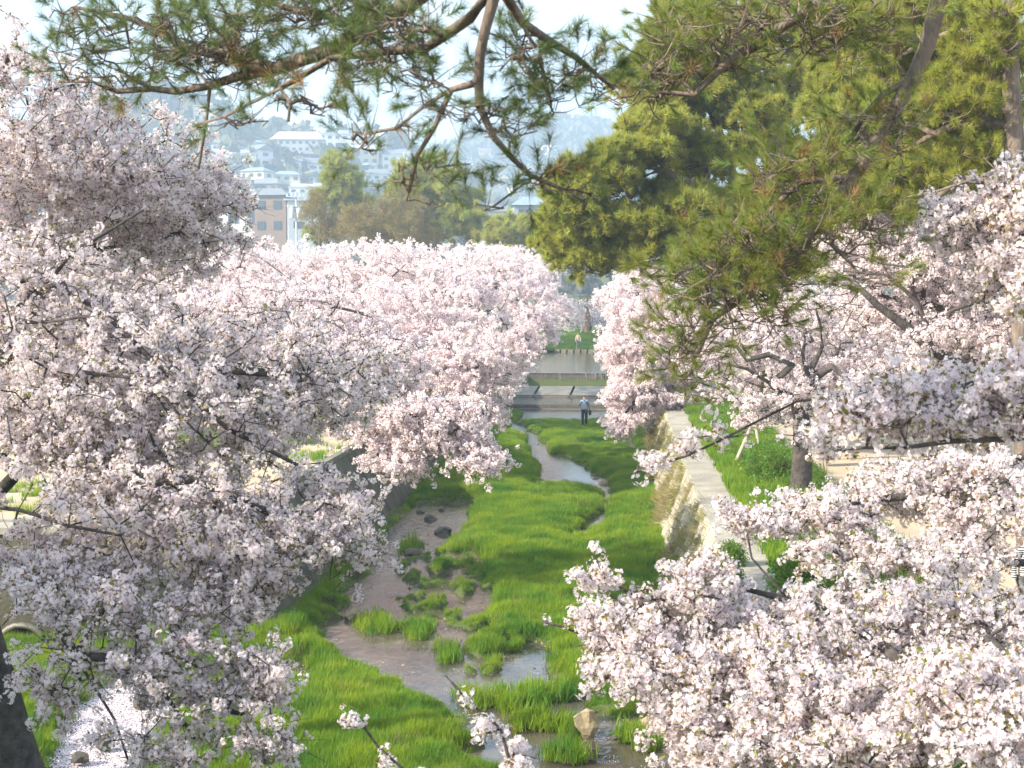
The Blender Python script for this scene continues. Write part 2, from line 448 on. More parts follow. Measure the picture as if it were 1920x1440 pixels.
def leafball(n, R0, L, seed, w=0.5):
    r = np.random.RandomState(seed); V, T = [], []
    for i in range(n):
        c = r.randn(3); c *= R0 * r.rand() ** 0.4 / np.linalg.norm(c)
        d = r.randn(3); d /= np.linalg.norm(d); s = np.cross(d, r.randn(3)); s /= np.linalg.norm(s)
        k = len(V); l = L * r.uniform(.7, 1.2)
        V += [c, c + d * l * .5 + s * l * w / 2, c + d * l, c + d * l * .5 - s * l * w / 2]
        T += [[k, k + 1, k + 2], [k, k + 2, k + 3]]
    return mesh_np('leaf_clump', V, [np.array(T)])
G['leaf'] = (scatter_group('shrub_leaves', [src('leafclump_a', leafball(40, 0.13, 0.06, 70 + k), [M['shrub']]) for k in range(3)]), 3)
G['bud'] = (scatter_group('buds', [src('leafclump_b', leafball(34, 0.26, 0.075, 80 + k, 0.6), [M['bud']]) for k in range(3)]), 3)
G['broad'] = (scatter_group('broad', [src('leafclump_c', leafball(50, 0.36, 0.15, 90 + k, 0.6), [M['evergreen']]) for k in range(3)]), 3)
G['hill'] = (scatter_group('hilltree', [src('leafclump_d', leafball(46, 3.6, 3.0, 95 + k, 0.8), [M['hill_tree']]) for k in range(4)]), 4)

def grass_mesh(n, h, w, spread, seed, lean=0.5):
    r = np.random.RandomState(seed); V, T, Q = [], [], []
    for i in range(n):
        b = np.array([r.uniform(-1, 1), r.uniform(-1, 1), 0]) * spread
        ph = r.rand() * 6.28; d = np.array([math.cos(ph), math.sin(ph), 0]); s = np.array([-d[1], d[0], 0]) * w / 2
        H = h * r.uniform(.55, 1.15); le = lean * r.rand() * H
        k = len(V)
        V += [b - s, b + s, b + d * le * .35 + [0, 0, H * .55] - s * .8, b + d * le * .35 + [0, 0, H * .55] + s * .8, b + d * le + [0, 0, H]]
        Q.append([k, k + 1, k + 3, k + 2]); T.append([k + 2, k + 3, k + 4])
    return mesh_np('grass_tuft', V, [np.array(Q), np.array(T)])
G['grass'] = (scatter_group('grass_s', [src('grass_a', grass_mesh(30, 0.23, 0.013, 0.13, 100 + k, 0.7), [M['grass']]) for k in range(5)]), 5)
G['reed'] = (scatter_group('reed_s', [src('reed_a', grass_mesh(16, 0.20, 0.007, 0.10, 110 + k, 0.8), [M['reed']]) for k in range(3)]), 3)
def petal_patch(n, spread, s, seed):
    r = np.random.RandomState(seed); V, T = [], []
    for i in range(n):
        c = np.array([r.uniform(-1, 1) * spread, r.uniform(-1, 1) * spread, r.rand() * .012]); a = r.rand() * 6.28; k = len(V); ss = s * r.uniform(.7, 1.3)
        V += [c + np.array([math.cos(a + j * 1.57), math.sin(a + j * 1.57), r.uniform(-.2, .2)]) * ss for j in range(4)]
        T += [[k, k + 1, k + 2], [k, k + 2, k + 3]]
    return mesh_np('petal_patch', V, [np.array(T)])
G['litter'] = (scatter_group('litter_s', [src('litter_a', petal_patch(24, 0.25, 0.011, 120 + k), [M['petal_litter']]) for k in range(3)]), 3)

# ------------------------------------------------------------------ tree skeletons
def resample(poly, step, jit=0.0):
    poly = np.asarray(poly, float)
    n = len(poly)
    if n > 2:
        P = np.vstack([2 * poly[0] - poly[1], poly, 2 * poly[-1] - poly[-2]])
        out = []
        for i in range(1, n):
            p0, p1, p2, p3 = P[i - 1], P[i], P[i + 1], P[i + 2]
            m = max(1, int(np.linalg.norm(p2 - p1) / step))
            for t in np.arange(m) / m:
                out.append(0.5 * ((2 * p1) + (-p0 + p2) * t + (2 * p0 - 5 * p1 + 4 * p2 - p3) * t * t + (-p0 + 3 * p1 - 3 * p2 + p3) * t ** 3))
        out.append(poly[-1])
        out = np.array(out)
    else:
        m = max(1, int(np.linalg.norm(poly[1] - poly[0]) / step))
        out = poly[0] + (poly[1] - poly[0]) * (np.arange(m + 1) / m)[:, None]
    if jit: out[1:] += rng.randn(*out[1:].shape) * jit
    return out

def clumped(puffs, nsub=14, tight=0.28, along=None):
    """puffs: (centre, radii, n) -> points gathered round random sub-centres"""
    out = []
    for c, r, n in puffs:
        c, r = np.array(c), np.array(r)
        k = max(3, int(nsub * n / 150))
        d = rng.randn(k, 3); d /= np.linalg.norm(d, axis=1)[:, None]
        sub = d * rng.rand(k, 1) ** 0.33
        pick = rng.randint(0, k, n)
        off = rng.randn(n, 3) * tight
        if along is not None:       # sprays drawn out along the boughs, not round balls
            a = np.array(along, float) + rng.randn(k, 3) * 0.28; a /= np.linalg.norm(a, axis=1)[:, None]
            off = off * 0.62 + a[pick] * (rng.randn(n, 1) * tight * 2.3) * (np.mean(r) / r)
        p = sub[pick] * 0.92 + off
        L = np.linalg.norm(p, axis=1)[:, None]
        p = np.where(L > 1.12, p / L * 1.05, p)
        out.append(c + p * r)
    return np.vstack(out)

def skeleton(limbs, attract, step=0.45, jit=0.05, pk=0.25, bow=0.06):
    P, par, minr, bare = [], [], [], []
    for lb in limbs:
        pts, r0, r1 = lb[:3]; bf = len(lb) > 3
        pts = resample(pts, step, jit * 0.5)
        if not P:
            P.append(pts[0]); par.append(-1); minr.append(r0); bare.append(bf); prev = 0
        else:
            d = np.linalg.norm(np.array(P) - pts[0], axis=1); prev = int(d.argmin())
        for i, q in enumerate(pts[1:]):
            P.append(q); par.append(prev); bare.append(bf); prev = len(P) - 1
            minr.append(r0 + (r1 - r0) * (i + 1) / (len(pts) - 1))
    nl = len(P)
    base = np.array(P)
    da = np.array([np.linalg.norm(base - a, axis=1).min() for a in attract])
    attract = attract[np.argsort(da)]
    N = nl + len(attract) * 6 + 10
    A = np.zeros((N, 3)); A[:nl] = base
    pl = np.zeros(N)
    for i in range(1, nl): pl[i] = pl[par[i]] + np.linalg.norm(A[i] - A[par[i]])
    n = nl
    for a in attract:
        if n > N - 12: break
        d = np.linalg.norm(A[:n] - a, axis=1)
        j = int((d + pk * pl[:n] * 0.35).argmin())
        dist = d[j]
        if dist < 0.04: continue
        m = min(5, max(1, int(dist / step)))
        prev = j; side = rng.randn(3) * bow * dist
        for k in range(1, m + 1):
            t = k / m
            q = A[j] + (a - A[j]) * t + side * math.sin(t * math.pi) + (rng.randn(3) * jit if k < m else 0)
            A[n] = q; par.append(prev); minr.append(0); pl[n] = pl[prev] + dist / m; prev = n; n += 1
    A = A[:n]; par = np.array(par); minr = np.array(minr)
    w = np.zeros(n); has = np.zeros(n, bool); has[par[1:]] = True
    w[~has] = 1
    for i in range(n - 1, 0, -1): w[par[i]] += w[i]
    bare = np.concatenate([np.array(bare, bool), np.zeros(n - nl, bool)])
    return A, par, minr, w, nl, bare

def branch_mesh(A, par, rad, name, kmax=9, rmin=0.0):
    ch = [[] for _ in A]
    for i in range(1, len(A)): ch[par[i]].append(i)
    acc = Acc()
    stack = [(0, -1)]
    while stack:
        s, p = stack.pop()
        chain = ([p] if p >= 0 else []) + [s]
        cur = s
        while ch[cur]:
            c = sorted(ch[cur], key=lambda i: -rad[i])
            for o in c[1:]: stack.append((o, cur))
            cur = c[0]; chain.append(cur)
        if len(chain) < 2: continue
        pts = A[chain]; r = rad[chain].copy()
        if p >= 0: r[0] = min(rad[p], r[1] * 1.25)
        if r.max() < rmin: continue
        k = 9 if r.max() > 0.12 else 7 if r.max() > 0.05 else 5 if r.max() > 0.02 else 3
        acc.tube(pts, r, min(k, kmax))
    return acc.mesh(name, smooth=True)

def twig_mesh(P0, P1, P2, r, name):
    """many three-sided twigs at once"""
    n = len(P0)
    d = P2 - P0; d /= np.linalg.norm(d, axis=1)[:, None] + 1e-9
    a = np.cross(d, np.array([0.31, 0.52, 0.79])); a /= np.linalg.norm(a, axis=1)[:, None] + 1e-9
    b = np.cross(d, a)
    V = []
    for P, k in ((P0, 1.0), (P1, 0.75), (P2, 0.4)):
        for j in range(3):
            V.append(P + (a * math.cos(j * 2.094) + b * math.sin(j * 2.094)) * (r * k)[:, None])
    V = np.stack(V, 1).reshape(-1, 3)
    base = (np.arange(n) * 9)[:, None]
    Q = []
    for s in (0, 3):
        for j in range(3):
            Q.append(np.hstack([base + s + j, base + s + (j + 1) % 3, base + s + 3 + (j + 1) % 3, base + s + 3 + j]))
    return mesh_np(name, V, [np.vstack(Q)])

def make_tree(name, label, cat, group, limbs, puffs, kind='cherry', lod='near', rtip=0.006, rpow=0.42, tw=2.5, twl=(0.2, 0.5),
              dens=5.0, nsub=14, tight=0.28, jit=0.05, step=0.45, droop=0.0, sclr=(0.62, 1.32), rmax=None, bark=None, up=0.5, dryness=0.0, bow=0.06, along=None):
    root = empty(name, tuple(limbs[0][0][0]), label, cat, group)
    at = clumped(puffs, nsub, tight, along)
    A, par, minr, w, nl, bare = skeleton(limbs, at, step, jit, bow=bow)
    rad = np.maximum(minr, np.minimum(rtip * w ** rpow, rmax or 9))
    rad = np.where(bare, np.maximum(minr, np.minimum(rad, minr * 1.15)), rad)
    bark = bark or (M['pine_bark'] if kind == 'pine' else M['bark'])
    # trunk and main limbs, then the finer branches
    fat = np.zeros(len(A), bool); fat[:nl] = True
    me = branch_mesh(A[:nl], par[:nl], np.maximum(rad[:nl], 0.01), 'trunk')
    link('trunk', me, [bark], root)
    # branch parts
    parb = par.copy()
    sub = [i for i in range(nl, len(A))]
    if sub:
        acc = Acc()
        ch = [[] for _ in A]
        for i in range(1, len(A)): ch[par[i]].append(i)
        stack = [(i, par[i]) for i in sub if par[i] < nl]
        while stack:
            s, p = stack.pop()
            chain = [p, s]; cur = s
            while ch[cur]:
                c = sorted(ch[cur], key=lambda i: -rad[i])
                for o in c[1:]: stack.append((o, cur))
                cur = c[0]; chain.append(cur)
            r = rad[chain].copy(); r[0] = min(r[0], r[1] * 1.2)
            k = 7 if r.max() > 0.05 else 5 if r.max() > 0.02 else 3
            acc.tube(A[chain], r, k, cap=r.max() > 0.02)
        o = link('branches', acc.mesh('branches', True), [bark], root); o['kind'] = 'stuff'
    # twigs
    thin = np.where((rad < 0.03) & (np.arange(len(A)) > 0) & ((np.arange(len(A)) >= nl) | (minr < 0.012)) & ~bare)[0]
    nt = int(len(thin) * tw)
    t = rng.choice(thin, nt)
    u = rng.rand(nt, 1)
    P0 = A[t] * u + A[par[t]] * (1 - u)
    ed = A[t] - A[par[t]]; ed /= np.linalg.norm(ed, axis=1)[:, None] + 1e-9
    d = ed * 0.7 + rng.randn(nt, 3) * 0.7
    if kind == 'pine': d[:, 2] = d[:, 2] * 0.6 + up
    else: d[:, 2] = d[:, 2] * 0.7 + up * 0.3 - droop
    d /= np.linalg.norm(d, axis=1)[:, None]
    L = rng.uniform(twl[0], twl[1], nt)
    d2 = d + rng.randn(nt, 3) * 0.25; d2[:, 2] += (0.25 if kind == 'pine' else -droop * 0.5); d2 /= np.linalg.norm(d2, axis=1)[:, None]
    P1 = P0 + d * (L * 0.5)[:, None]; P2 = P1 + d2 * (L * 0.5)[:, None]
    if lod != 'far':
        o = link('twigs', twig_mesh(P0, P1, P2, np.full(nt, 0.004 if lod == 'near' else 0.007), 'twigs'), [bark], root)
        o['kind'] = 'stuff'
    if kind == 'cherry':
        nb = int(nt * dens)
        k = rng.randint(0, nt, nb); s = rng.rand(nb, 1)
        pos = np.where(s < 0.5, P0[k] + (P1[k] - P0[k]) * (s * 2), P1[k] + (P2[k] - P1[k]) * (s * 2 - 1))
        pos = pos + rng.randn(nb, 3) * (0.022 if lod == 'near' else 0.05)
        # and along the thin branches themselves
        nb2 = int(nb * 0.35); k = rng.choice(thin, nb2); s = rng.rand(nb2, 1)
        pos = np.vstack([pos, A[k] * s + A[par[k]] * (1 - s) + rng.randn(nb2, 3) * 0.04])
        scl = rng.uniform(sclr[0], sclr[1], len(pos))
        g, nv = G['near' if lod == 'near' else 'far']
        b = scatter('blossoms', g, nv, pos, rand_rot(len(pos)), scl, root)
    elif kind == 'pine':
        g, nv = G['pine_' + lod]
        reps = max(1, int(dens))
        pos = np.vstack([P2 - (P2 - P1) * (r_ * 0.55) for r_ in np.arange(reps) / reps])
        dr = np.vstack([P2 - P1 + rng.randn(nt, 3) * 0.12 * L[:, None] for _ in range(reps)])
        scl = rng.uniform(sclr[0], sclr[1], len(pos))
        if dryness > 0:
            m = rng.rand(len(pos)) < dryness
            gd, nd = G['pine_dry']
            scatter('dry_needles', gd, nd, pos[m], dir_to_rot(dr[m]), scl[m], root)
            pos, dr, scl = pos[~m], dr[~m], scl[~m]
        b = scatter('needles', g, nv, pos, dir_to_rot(dr), scl, root)
    else:
        g, nv = G[kind]
        nb = int(nt * dens); k = rng.randint(0, nt, nb); s = rng.rand(nb, 1)
        pos = P0[k] + (P2[k] - P0[k]) * s + rng.randn(nb, 3) * 0.12
        b = scatter('foliage', g, nv, pos, rand_rot(nb), rng.uniform(sclr[0], sclr[1], nb), root)
    return root

def puff(u, v, Y, ru, rv, rY, n):
    s = Y / F_PX
    return (pix(u, v, Y), (ru * s, rY, rv * s), n)
# ------------------------------------------------------------------ ground, river bed, banks
def zw(Y):      # water level up the river
    Y = np.asarray(Y, float)
    return np.where(Y < 84, (Y - 73) * 0.006, np.where(Y < 90, 0.32, np.where(Y < 93.7, 0.32 + (Y - 90) / 3.7 * 0.43, np.where(Y < 95.9, 0.75, 1.5))))
def zb(Y):      # bank level
    Y = np.asarray(Y, float)
    return 2.0 + np.clip((Y - 62) / 70, 0, 1) * 1.3

WATER_PX = [
    [(590, 1180), (640, 1165), (700, 1160), (720, 1190), (790, 1195), (820, 1150), (845, 1165), (875, 1230), (865, 1290), (870, 1330), (800, 1310), (740, 1280), (680, 1255), (630, 1225)],
    [(690, 1060), (720, 1010), (770, 952), (830, 945), (885, 945), (880, 985), (860, 1005), (820, 1040), (760, 1050), (735, 1110), (690, 1150), (640, 1165), (660, 1110)],
    [(700, 1130), (760, 1120), (740, 1160), (690, 1160)],
    [(860, 1305), (905, 1275), (940, 1240), (1000, 1205), (1042, 1225), (1050, 1285), (1100, 1312), (1160, 1340), (1290, 1365), (1390, 1440), (1200, 1640), (900, 1640), (955, 1440), (940, 1400), (880, 1360)],
    [(985, 815), (1010, 822), (1035, 855), (1075, 868), (1100, 885), (1135, 905), (1145, 930), (1120, 928), (1060, 918), (1005, 925), (1010, 880), (990, 845)],
    [(1130, 925), (1152, 930), (1150, 960), (1120, 1000), (1085, 1022), (1070, 1012), (1105, 985), (1132, 955)],
    [(940, 768), (1140, 768), (1140, 786), (1080, 792), (1000, 790), (955, 775)],
    [(890, 1080), (905, 1085), (903, 1150), (885, 1155)],
    [(960, 800), (990, 812), (985, 830), (950, 815)],
    [(745, 960), (770, 950), (760, 905), (748, 905)],
    [(170, 1300), (250, 1275), (330, 1270), (310, 1330), (270, 1400), (230, 1480), (60, 1480), (120, 1380)],
    [(520, 1250), (560, 1240), (600, 1262), (560, 1280)],
]
PETAL_POLY = WATER_PX[10]
MARSH_PX = [(700, 1040), (900, 1050), (920, 1200), (900, 1290), (1000, 1300), (1010, 1440), (880, 1440), (840, 1330), (760, 1250), (600, 1160)]
def topoly(px): return np.array([pixg(u, v, -0.25)[:2] for u, v in px])
def sdist(P, poly):
    """signed distance, positive inside"""
    inside = np.zeros(len(P), bool); d = np.full(len(P), 1e9)
    for i in range(len(poly)):
        a, b = poly[i], poly[(i + 1) % len(poly)]
        ab = b - a; t = np.clip(((P - a) @ ab) / (ab @ ab + 1e-12), 0, 1)
        d = np.minimum(d, np.linalg.norm(P - a - t[:, None] * ab, axis=1))
        c = ((a[1] > P[:, 1]) != (b[1] > P[:, 1])) & (P[:, 0] < (b[0] - a[0]) * (P[:, 1] - a[1]) / (b[1] - a[1] + 1e-12) + a[0])
        inside ^= c
    return np.where(inside, d, -d)
WPOLY = [topoly(p) for p in WATER_PX]; MPOLY = topoly(MARSH_PX); PPOLY = topoly(PETAL_POLY)
def wetness(X, Y):
    """>0 under water"""
    P = np.stack([X, Y], 1)
    s = np.full(len(P), -9.0)
    for p in WPOLY: s = np.maximum(s, sdist(P, p))
    s = s + (fnoise(X, Y, 0.55, 3) - 0.5) * 0.62 + (vnoise(X + 9, Y, 0.22) - 0.5) * 0.16
    ms = sdist(P, MPOLY)
    marsh = (fnoise(X + 40, Y, 0.5, 3) - 0.455) * 3.0 + np.clip(ms, -1.0, 0) * 2
    s = np.maximum(s, np.minimum(marsh, 0.5))
    s = np.where((Y > 75.4 + (vnoise(X, Y, 1.1) - .5) * 1.6) & (X > -5.4 + (Y - 77) * 0.0) | (Y > 83.5), np.maximum(s, 0.4), s)
    return s
def bedz(X, Y):
    w = wetness(X, Y)
    land = 0.05 + 0.16 * (1 - np.exp(-np.clip(-w, 0, 9) * 2.5)) + (fnoise(X, Y, 1.6, 3) - 0.45) * 0.14
    z = np.where(w > 0, -0.16 * smoothstep(0, 0.35, w) - 0.02, smoothstep(0, 0.14, -w) * land - 0.02)
    return z + zw(Y) 

def grid(xs, ys, f, name, mats, kind='structure', obname=None, smooth=True, parent=None):
    X, Y = np.meshgrid(xs, ys)
    Z = f(X.ravel(), Y.ravel())
    v = np.stack([X.ravel(), Y.ravel(), Z], 1)
    nx, ny = len(xs), len(ys)
    i = (np.arange(ny - 1)[:, None] * nx + np.arange(nx - 1)[None, :]).ravel()
    q = np.stack([i, i + 1, i + nx + 1, i + nx], 1)
    o = link(name, mesh_np(name, v, [q], smooth), mats, parent)
    if kind: o['kind'] = kind
    return o

# bed: turf above water, gravel below, told apart by height
def bed_material():
    m = mat('river_bed_ground', (0.05, 0.085, 0.02), 0.95, (0.09, 0.10, 0.035), 1.2, bump=0.5, bscale=9)
    return m
ys = np.concatenate([np.arange(5, 18, 0.4), np.arange(18, 50, 0.10), np.arange(50, 84, 0.22), np.arange(84, 131.1, 1.0)])
grid(np.arange(-17, 1.9, 0.11), ys, lambda X, Y: np.where(Y > 83, zw(Y) - 0.3, bedz(X, Y)), 'riverbed', [bed_material()])

def waterf(X, Y): return zw(Y)
grid(np.array([-17, -12, -8, -4, 0, 1.8]), np.array([5, 15, 25, 40, 55, 70, 83.99]), waterf, 'water', [M['water']], obname='water')
grid(np.array([-7.6, -3, 1.5]), np.array([84.15, 87, 89.96]), lambda X, Y: np.full(len(X), 0.325), 'water', [M['water']])
grid(np.array([-7.6, -3, 1.5]), np.array([93.7, 95.84]), lambda X, Y: np.full(len(X), 0.765), 'water', [M['water']])
grid(np.array([-7.6, -3, 1.5]), np.array([96.15, 110, 130]), lambda X, Y: np.full(len(X), 1.505), 'water', [M['water']])

# banks
ysb = np.concatenate([np.arange(29, 134.9, 2.0), [135.0]])
nzb = lambda X, Y: (fnoise(X, Y, 6, 3) - 0.5) * 0.10
def leftz(X, Y): return zb(Y) + nzb(X, Y) * smoothstep(0, 2, -8.4 - X)
xl = -8.4 - np.concatenate([[0, 0.6, 1.2, 2, 3, 4, 6, 8, 11, 15, 20, 28, 40, 55, 72]])
grid(xl[::-1], ysb, leftz, 'ground', [M['dirt']])
grid(np.array([-80.4, -60, -40, -30, -22, -16]), np.array([-12, 0, 10, 20, 29.0]), lambda X, Y: np.full(len(X), 2.0), 'ground', [M['dirt']])
def rightz(X, Y):
    h = zb(Y) - 0.5 * smoothstep(4.6, 6.4, X)
    return h + (fnoise(X, Y, 2.5, 3) - 0.5) * 0.16 * smoothstep(2.9, 3.4, X) * (1 - 0.7 * smoothstep(5.5, 6.5, X))
xr = np.concatenate([[2.86, 3.1, 3.4, 3.8, 4.2, 4.7, 5.2, 5.8, 6.4, 7.2, 8.5, 10, 13, 17, 23, 32, 45, 60, 80.4]])
def right_mat():
    m = mat('bank_soil', (0.44, 0.345, 0.235), 0.95, (0.54, 0.44, 0.32), 0.7, bump=0.25, bscale=6)
    nn, ll = m.node_tree.nodes, m.node_tree.links
    bs = [n for n in nn if n.type == 'BSDF_PRINCIPLED'][0]
    old = bs.inputs['Base Color'].links[0].from_socket
    tc = nn.new('ShaderNodeTexCoord'); sx = nn.new('ShaderNodeSeparateXYZ'); ll.new(tc.outputs['Object'], sx.inputs[0])
    no = nn.new('ShaderNodeTexNoise'); no.inputs['Scale'].default_value = 1.3; ll.new(tc.outputs['Object'], no.inputs['Vector'])
    ad = nn.new('ShaderNodeMath'); ad.operation = 'MULTIPLY_ADD'; ad.inputs[1].default_value = 1.6; ll.new(no.outputs['Fac'], ad.inputs[0]); ll.new(sx.outputs['X'], ad.inputs[2])
    mr = nn.new('ShaderNodeMapRange'); mr.inputs['From Min'].default_value = 5.8; mr.inputs['From Max'].default_value = 6.5
    ll.new(ad.outputs[0], mr.inputs['Value'])
    mx = nn.new('ShaderNodeMixRGB'); mx.inputs['Color1'].default_value = (0.10, 0.115, 0.045, 1)
    ll.new(mr.outputs['Result'], mx.inputs['Fac']); ll.new(old, mx.inputs['Color2']); ll.new(mx.outputs[0], bs.inputs['Base Color'])
    return m
ysr = np.concatenate([np.arange(-12, 12, 4.0), np.arange(12, 60, 0.7), np.arange(60, 134.9, 3.0), [135.0]])
grid(xr, ysr, rightz, 'ground', [right_mat()])
grid(np.array([1.95, 2.13, 2.5, 2.86]), ysr, lambda X, Y: zb(Y) + 0.03, 'path', [M['concrete']])

# the country beyond
def hillz(X, Y):
    az = X / np.maximum(Y, 1)
    g = lambda cx, cy, sx, sy: np.exp(-((X - cx) / sx) ** 2 - ((Y - cy) / sy) ** 2)
    z = 3.2 + 14 * smoothstep(220, 600, Y)
    z = z + 64 * g(-226, 690, 62, 190) + 46 * g(-420, 760, 220, 210) + 42 * g(-128, 760, 52, 170) + 20 * g(-60, 800, 120, 150)
    z = z + 80 * g(-66, 1280, 125, 200) + 52 * g(-200, 1290, 190, 200) + 34 * g(30, 1260, 110, 200) + 60 * g(420, 1250, 350, 230) + 55 * g(-900, 1200, 450, 250)
    z = z + (fnoise(X, Y, 60, 4) - 0.5) * 9 * smoothstep(320, 600, Y)
    near = (np.abs(X) < 80) & (Y < 134.9)
    z = np.where(near, -1.6, z)
    z = np.where((np.abs(X + 4) < 13) & (Y < 165) & (Y >= 134.9), 1.0, z)
    # ground either side of the park, behind the camera too
    return z
xs = np.concatenate([-np.array([1900, 1500, 1200, 950, 800, 700]), np.arange(-620, 300, 10.0), [80.0001, 320, 400, 520, 700, 950, 1300, 1900]])
xs = np.unique(np.concatenate([xs, [-80.0, -79.9, 79.9, 80.0]]))
ysf = np.unique(np.concatenate([[-300, -150, -60, 0, 60, 120, 134.8, 135, 145, 160, 180, 210], np.arange(240, 1560, 12.0), [1650, 1800, 2000, 2200]]))
grid(xs, ysf, lambda X, Y: hillz(X, Y) - 0.02, 'hills', [M['hill']])

# grass bank where the river bends away beyond the stepping stones
def bankz(X, Y): return 1.62 + smoothstep(131.5, 150, Y) * 0.95 + (fnoise(X, Y, 3, 2) - .5) * .15
grid(np.arange(-19, 13.1, 1.0), np.arange(131.5, 176, 1.5), bankz, 'ground', [M['turf']])

# ------------------------------------------------------------------ retaining walls
def hexcells(L, H, s, seed):
    """irregular six-sided stones filling L x H, neighbours share jittered corners"""
    r = np.random.RandomState(seed)
    jit = {}
    def J(i, j):
        if (i, j) not in jit: jit[(i, j)] = (r.uniform(-.2, .2), r.uniform(-.2, .2))
        return jit[(i, j)]
    cells = []
    rows = int(round(H / s)); cols = int(round(L / s))
    for b in range(rows):
        for a in range(cols + 1):
            o = 0.5 * (b % 2)
            idx = [(2 * a + (b % 2), b), (2 * a + 1 + (b % 2), b), (2 * a + 2 + (b % 2), b), (2 * a + 2 + (b % 2), b + 1), (2 * a + 1 + (b % 2), b + 1), (2 * a + (b % 2), b + 1)]
            pts = []
            for (i, j) in idx:
                dx, dy = J(i, j)
                up = -0.15 if ((i + j) % 2) else 0.15
                x = i * 0.5 + dx - 0.5; y = j + (up + dy if 0 < j < rows else 0)
                pts.append((min(max(x / cols * L, 0), L), y / rows * H))
            p = np.array(pts)
            area = 0.5 * abs(np.dot(p[:, 0], np.roll(p[:, 1], 1)) - np.dot(p[:, 1], np.roll(p[:, 0], 1)))
            if area > 0.25 * (L / cols) * (H / rows): cells.append(p)
    return cells

def stone_wall(root, origin, ux, uz, L, H, s, seed, proud=0.05, limit=300, sortkey=None, mat_=None):
    """stones laid on the plane origin + a*ux + b*uz, ux uz unit vectors; the face looks along nrm"""
    origin, ux, uz = np.array(origin, float), np.array(ux, float), np.array(uz, float)
    nrm = np.cross(ux, uz)
    if nrm @ (np.array([0, 0, CAM_H]) - origin) < 0: nrm = -nrm
    r = np.random.RandomState(seed)
    cells = hexcells(L, H, s, seed)
    if sortkey: cells.sort(key=lambda p: sortkey(origin + ux * p[:, 0].mean() + uz * p[:, 1].mean()))
    rest = Acc()
    for n, p in enumerate(cells):
        c = p.mean(0); p1 = c + (p - c) * (1 - 0.020 / s * 1.6); p2 = c + (p - c) * 0.80
        h = proud * r.uniform(0.6, 1.5)
        tl = r.uniform(-.25, .25, 2) * proud
        hh = h + (p2 - c) @ tl / s
        W = lambda q, k: origin + q[:, :1] * ux + q[:, 1:] * uz + np.asarray(k).reshape(-1, 1) * nrm
        ctr = origin + c[0] * ux + c[1] * uz
        v = np.vstack([W(p1, np.full(6, -0.02)), W(p1, np.full(6, h * 0.45)), W(p2, hh), (ctr + nrm * (h * 1.12))[None]])
        q = [[i, (i + 1) % 6, 6 + (i + 1) % 6, 6 + i] for i in range(6)] + [[6 + i, 6 + (i + 1) % 6, 12 + (i + 1) % 6, 12 + i] for i in range(6)]
        t = [[12 + i, 12 + (i + 1) % 6, 18] for i in range(6)]
        if n < limit:
            link('stone', mesh_np('stone', v - ctr, [np.array(q), np.array(t)]), [mat_ or M['stone']], root, loc=tuple(ctr - np.array(root.location)))
        else:
            rest.add(v, q, t)
    if rest.n:
        o = link('stones', rest.mesh('stones'), [mat_ or M['stone']], root); o['kind'] = 'stuff'

def slab_wall(name, root, A, B, C, D, m, thick=0.4):
    """a thick panel with front corners A B C D (A-B foot, D-C head), body behind it"""
    A, B, C, D = [np.array(p, float) for p in (A, B, C, D)]
    n = np.cross(B - A, D - A); n /= np.linalg.norm(n)
    if n @ (np.array([0, 30, 3.0]) * 0 + np.array([-3, A[1], 3.0]) - A) < 0: n = -n
    v = [A, B, C, D, A - n * thick, B - n * thick, C - n * thick, D - n * thick]
    q = [[0, 1, 2, 3], [7, 6, 5, 4], [0, 4, 5, 1], [2, 6, 7, 3], [1, 5, 6, 2], [0, 3, 7, 4]]
    return link(name, mesh_np(name, v, [np.array(q)]), [m], root)

# right-hand battered stone wall
rw = empty('retaining_wall', (1.05, 8, -0.5), 'sloping stone retaining wall below the concrete footpath, straggling dry grass over it', 'wall')
def stripwall(root, name, xa, za, xb, zt, ys_, m, side):
    """battered face following the bed and bank levels"""
    v = []; q = []
    for i, y in enumerate(ys_):
        f0 = np.array([xa, y, za(y)]); f1 = np.array([xb, y, zt(y)])
        v += [f0, f1, f1 + np.array([side * 0.17, 0, 0]), f0 + np.array([side * 1.4, 0, 0])]
    for i in range(len(ys_) - 1):
        b = i * 4
        q += [[b, b + 1, b + 5, b + 4], [b + 1, b + 2, b + 6, b + 5], [b + 2, b + 3, b + 7, b + 6]]
    return link(name, mesh_np(name, v, [np.array(q)]), [m], root)
ysw = np.concatenate([np.arange(8, 131, 3.0)])
stripwall(rw, 'mortar_face', 1.08, lambda y: -0.6 if y < 84 else 0.2, 2.0, lambda y: float(zb(y)) - 0.02, ysw, M['mortar'], 1)
SL = np.array([2.0 - 1.08, 0, 2.0 + 0.6]); SLn = np.linalg.norm(SL); SL /= SLn
stone_wall(rw, (1.08, 20, -0.6), (0, 1, 0), SL, 40, SLn, 0.52, 5, proud=0.06, sortkey=lambda p: p[1], mat_=M['revetment'])
cp = Acc()
for i, y in enumerate(np.arange(9.5, 130, 3.0)):
    z = float(zb(y))
    cp.box((2.045, y, z + 0.0), (0.15, 2.99, 0.05))
link('coping', cp.mesh('coping'), [M['concrete']], rw)

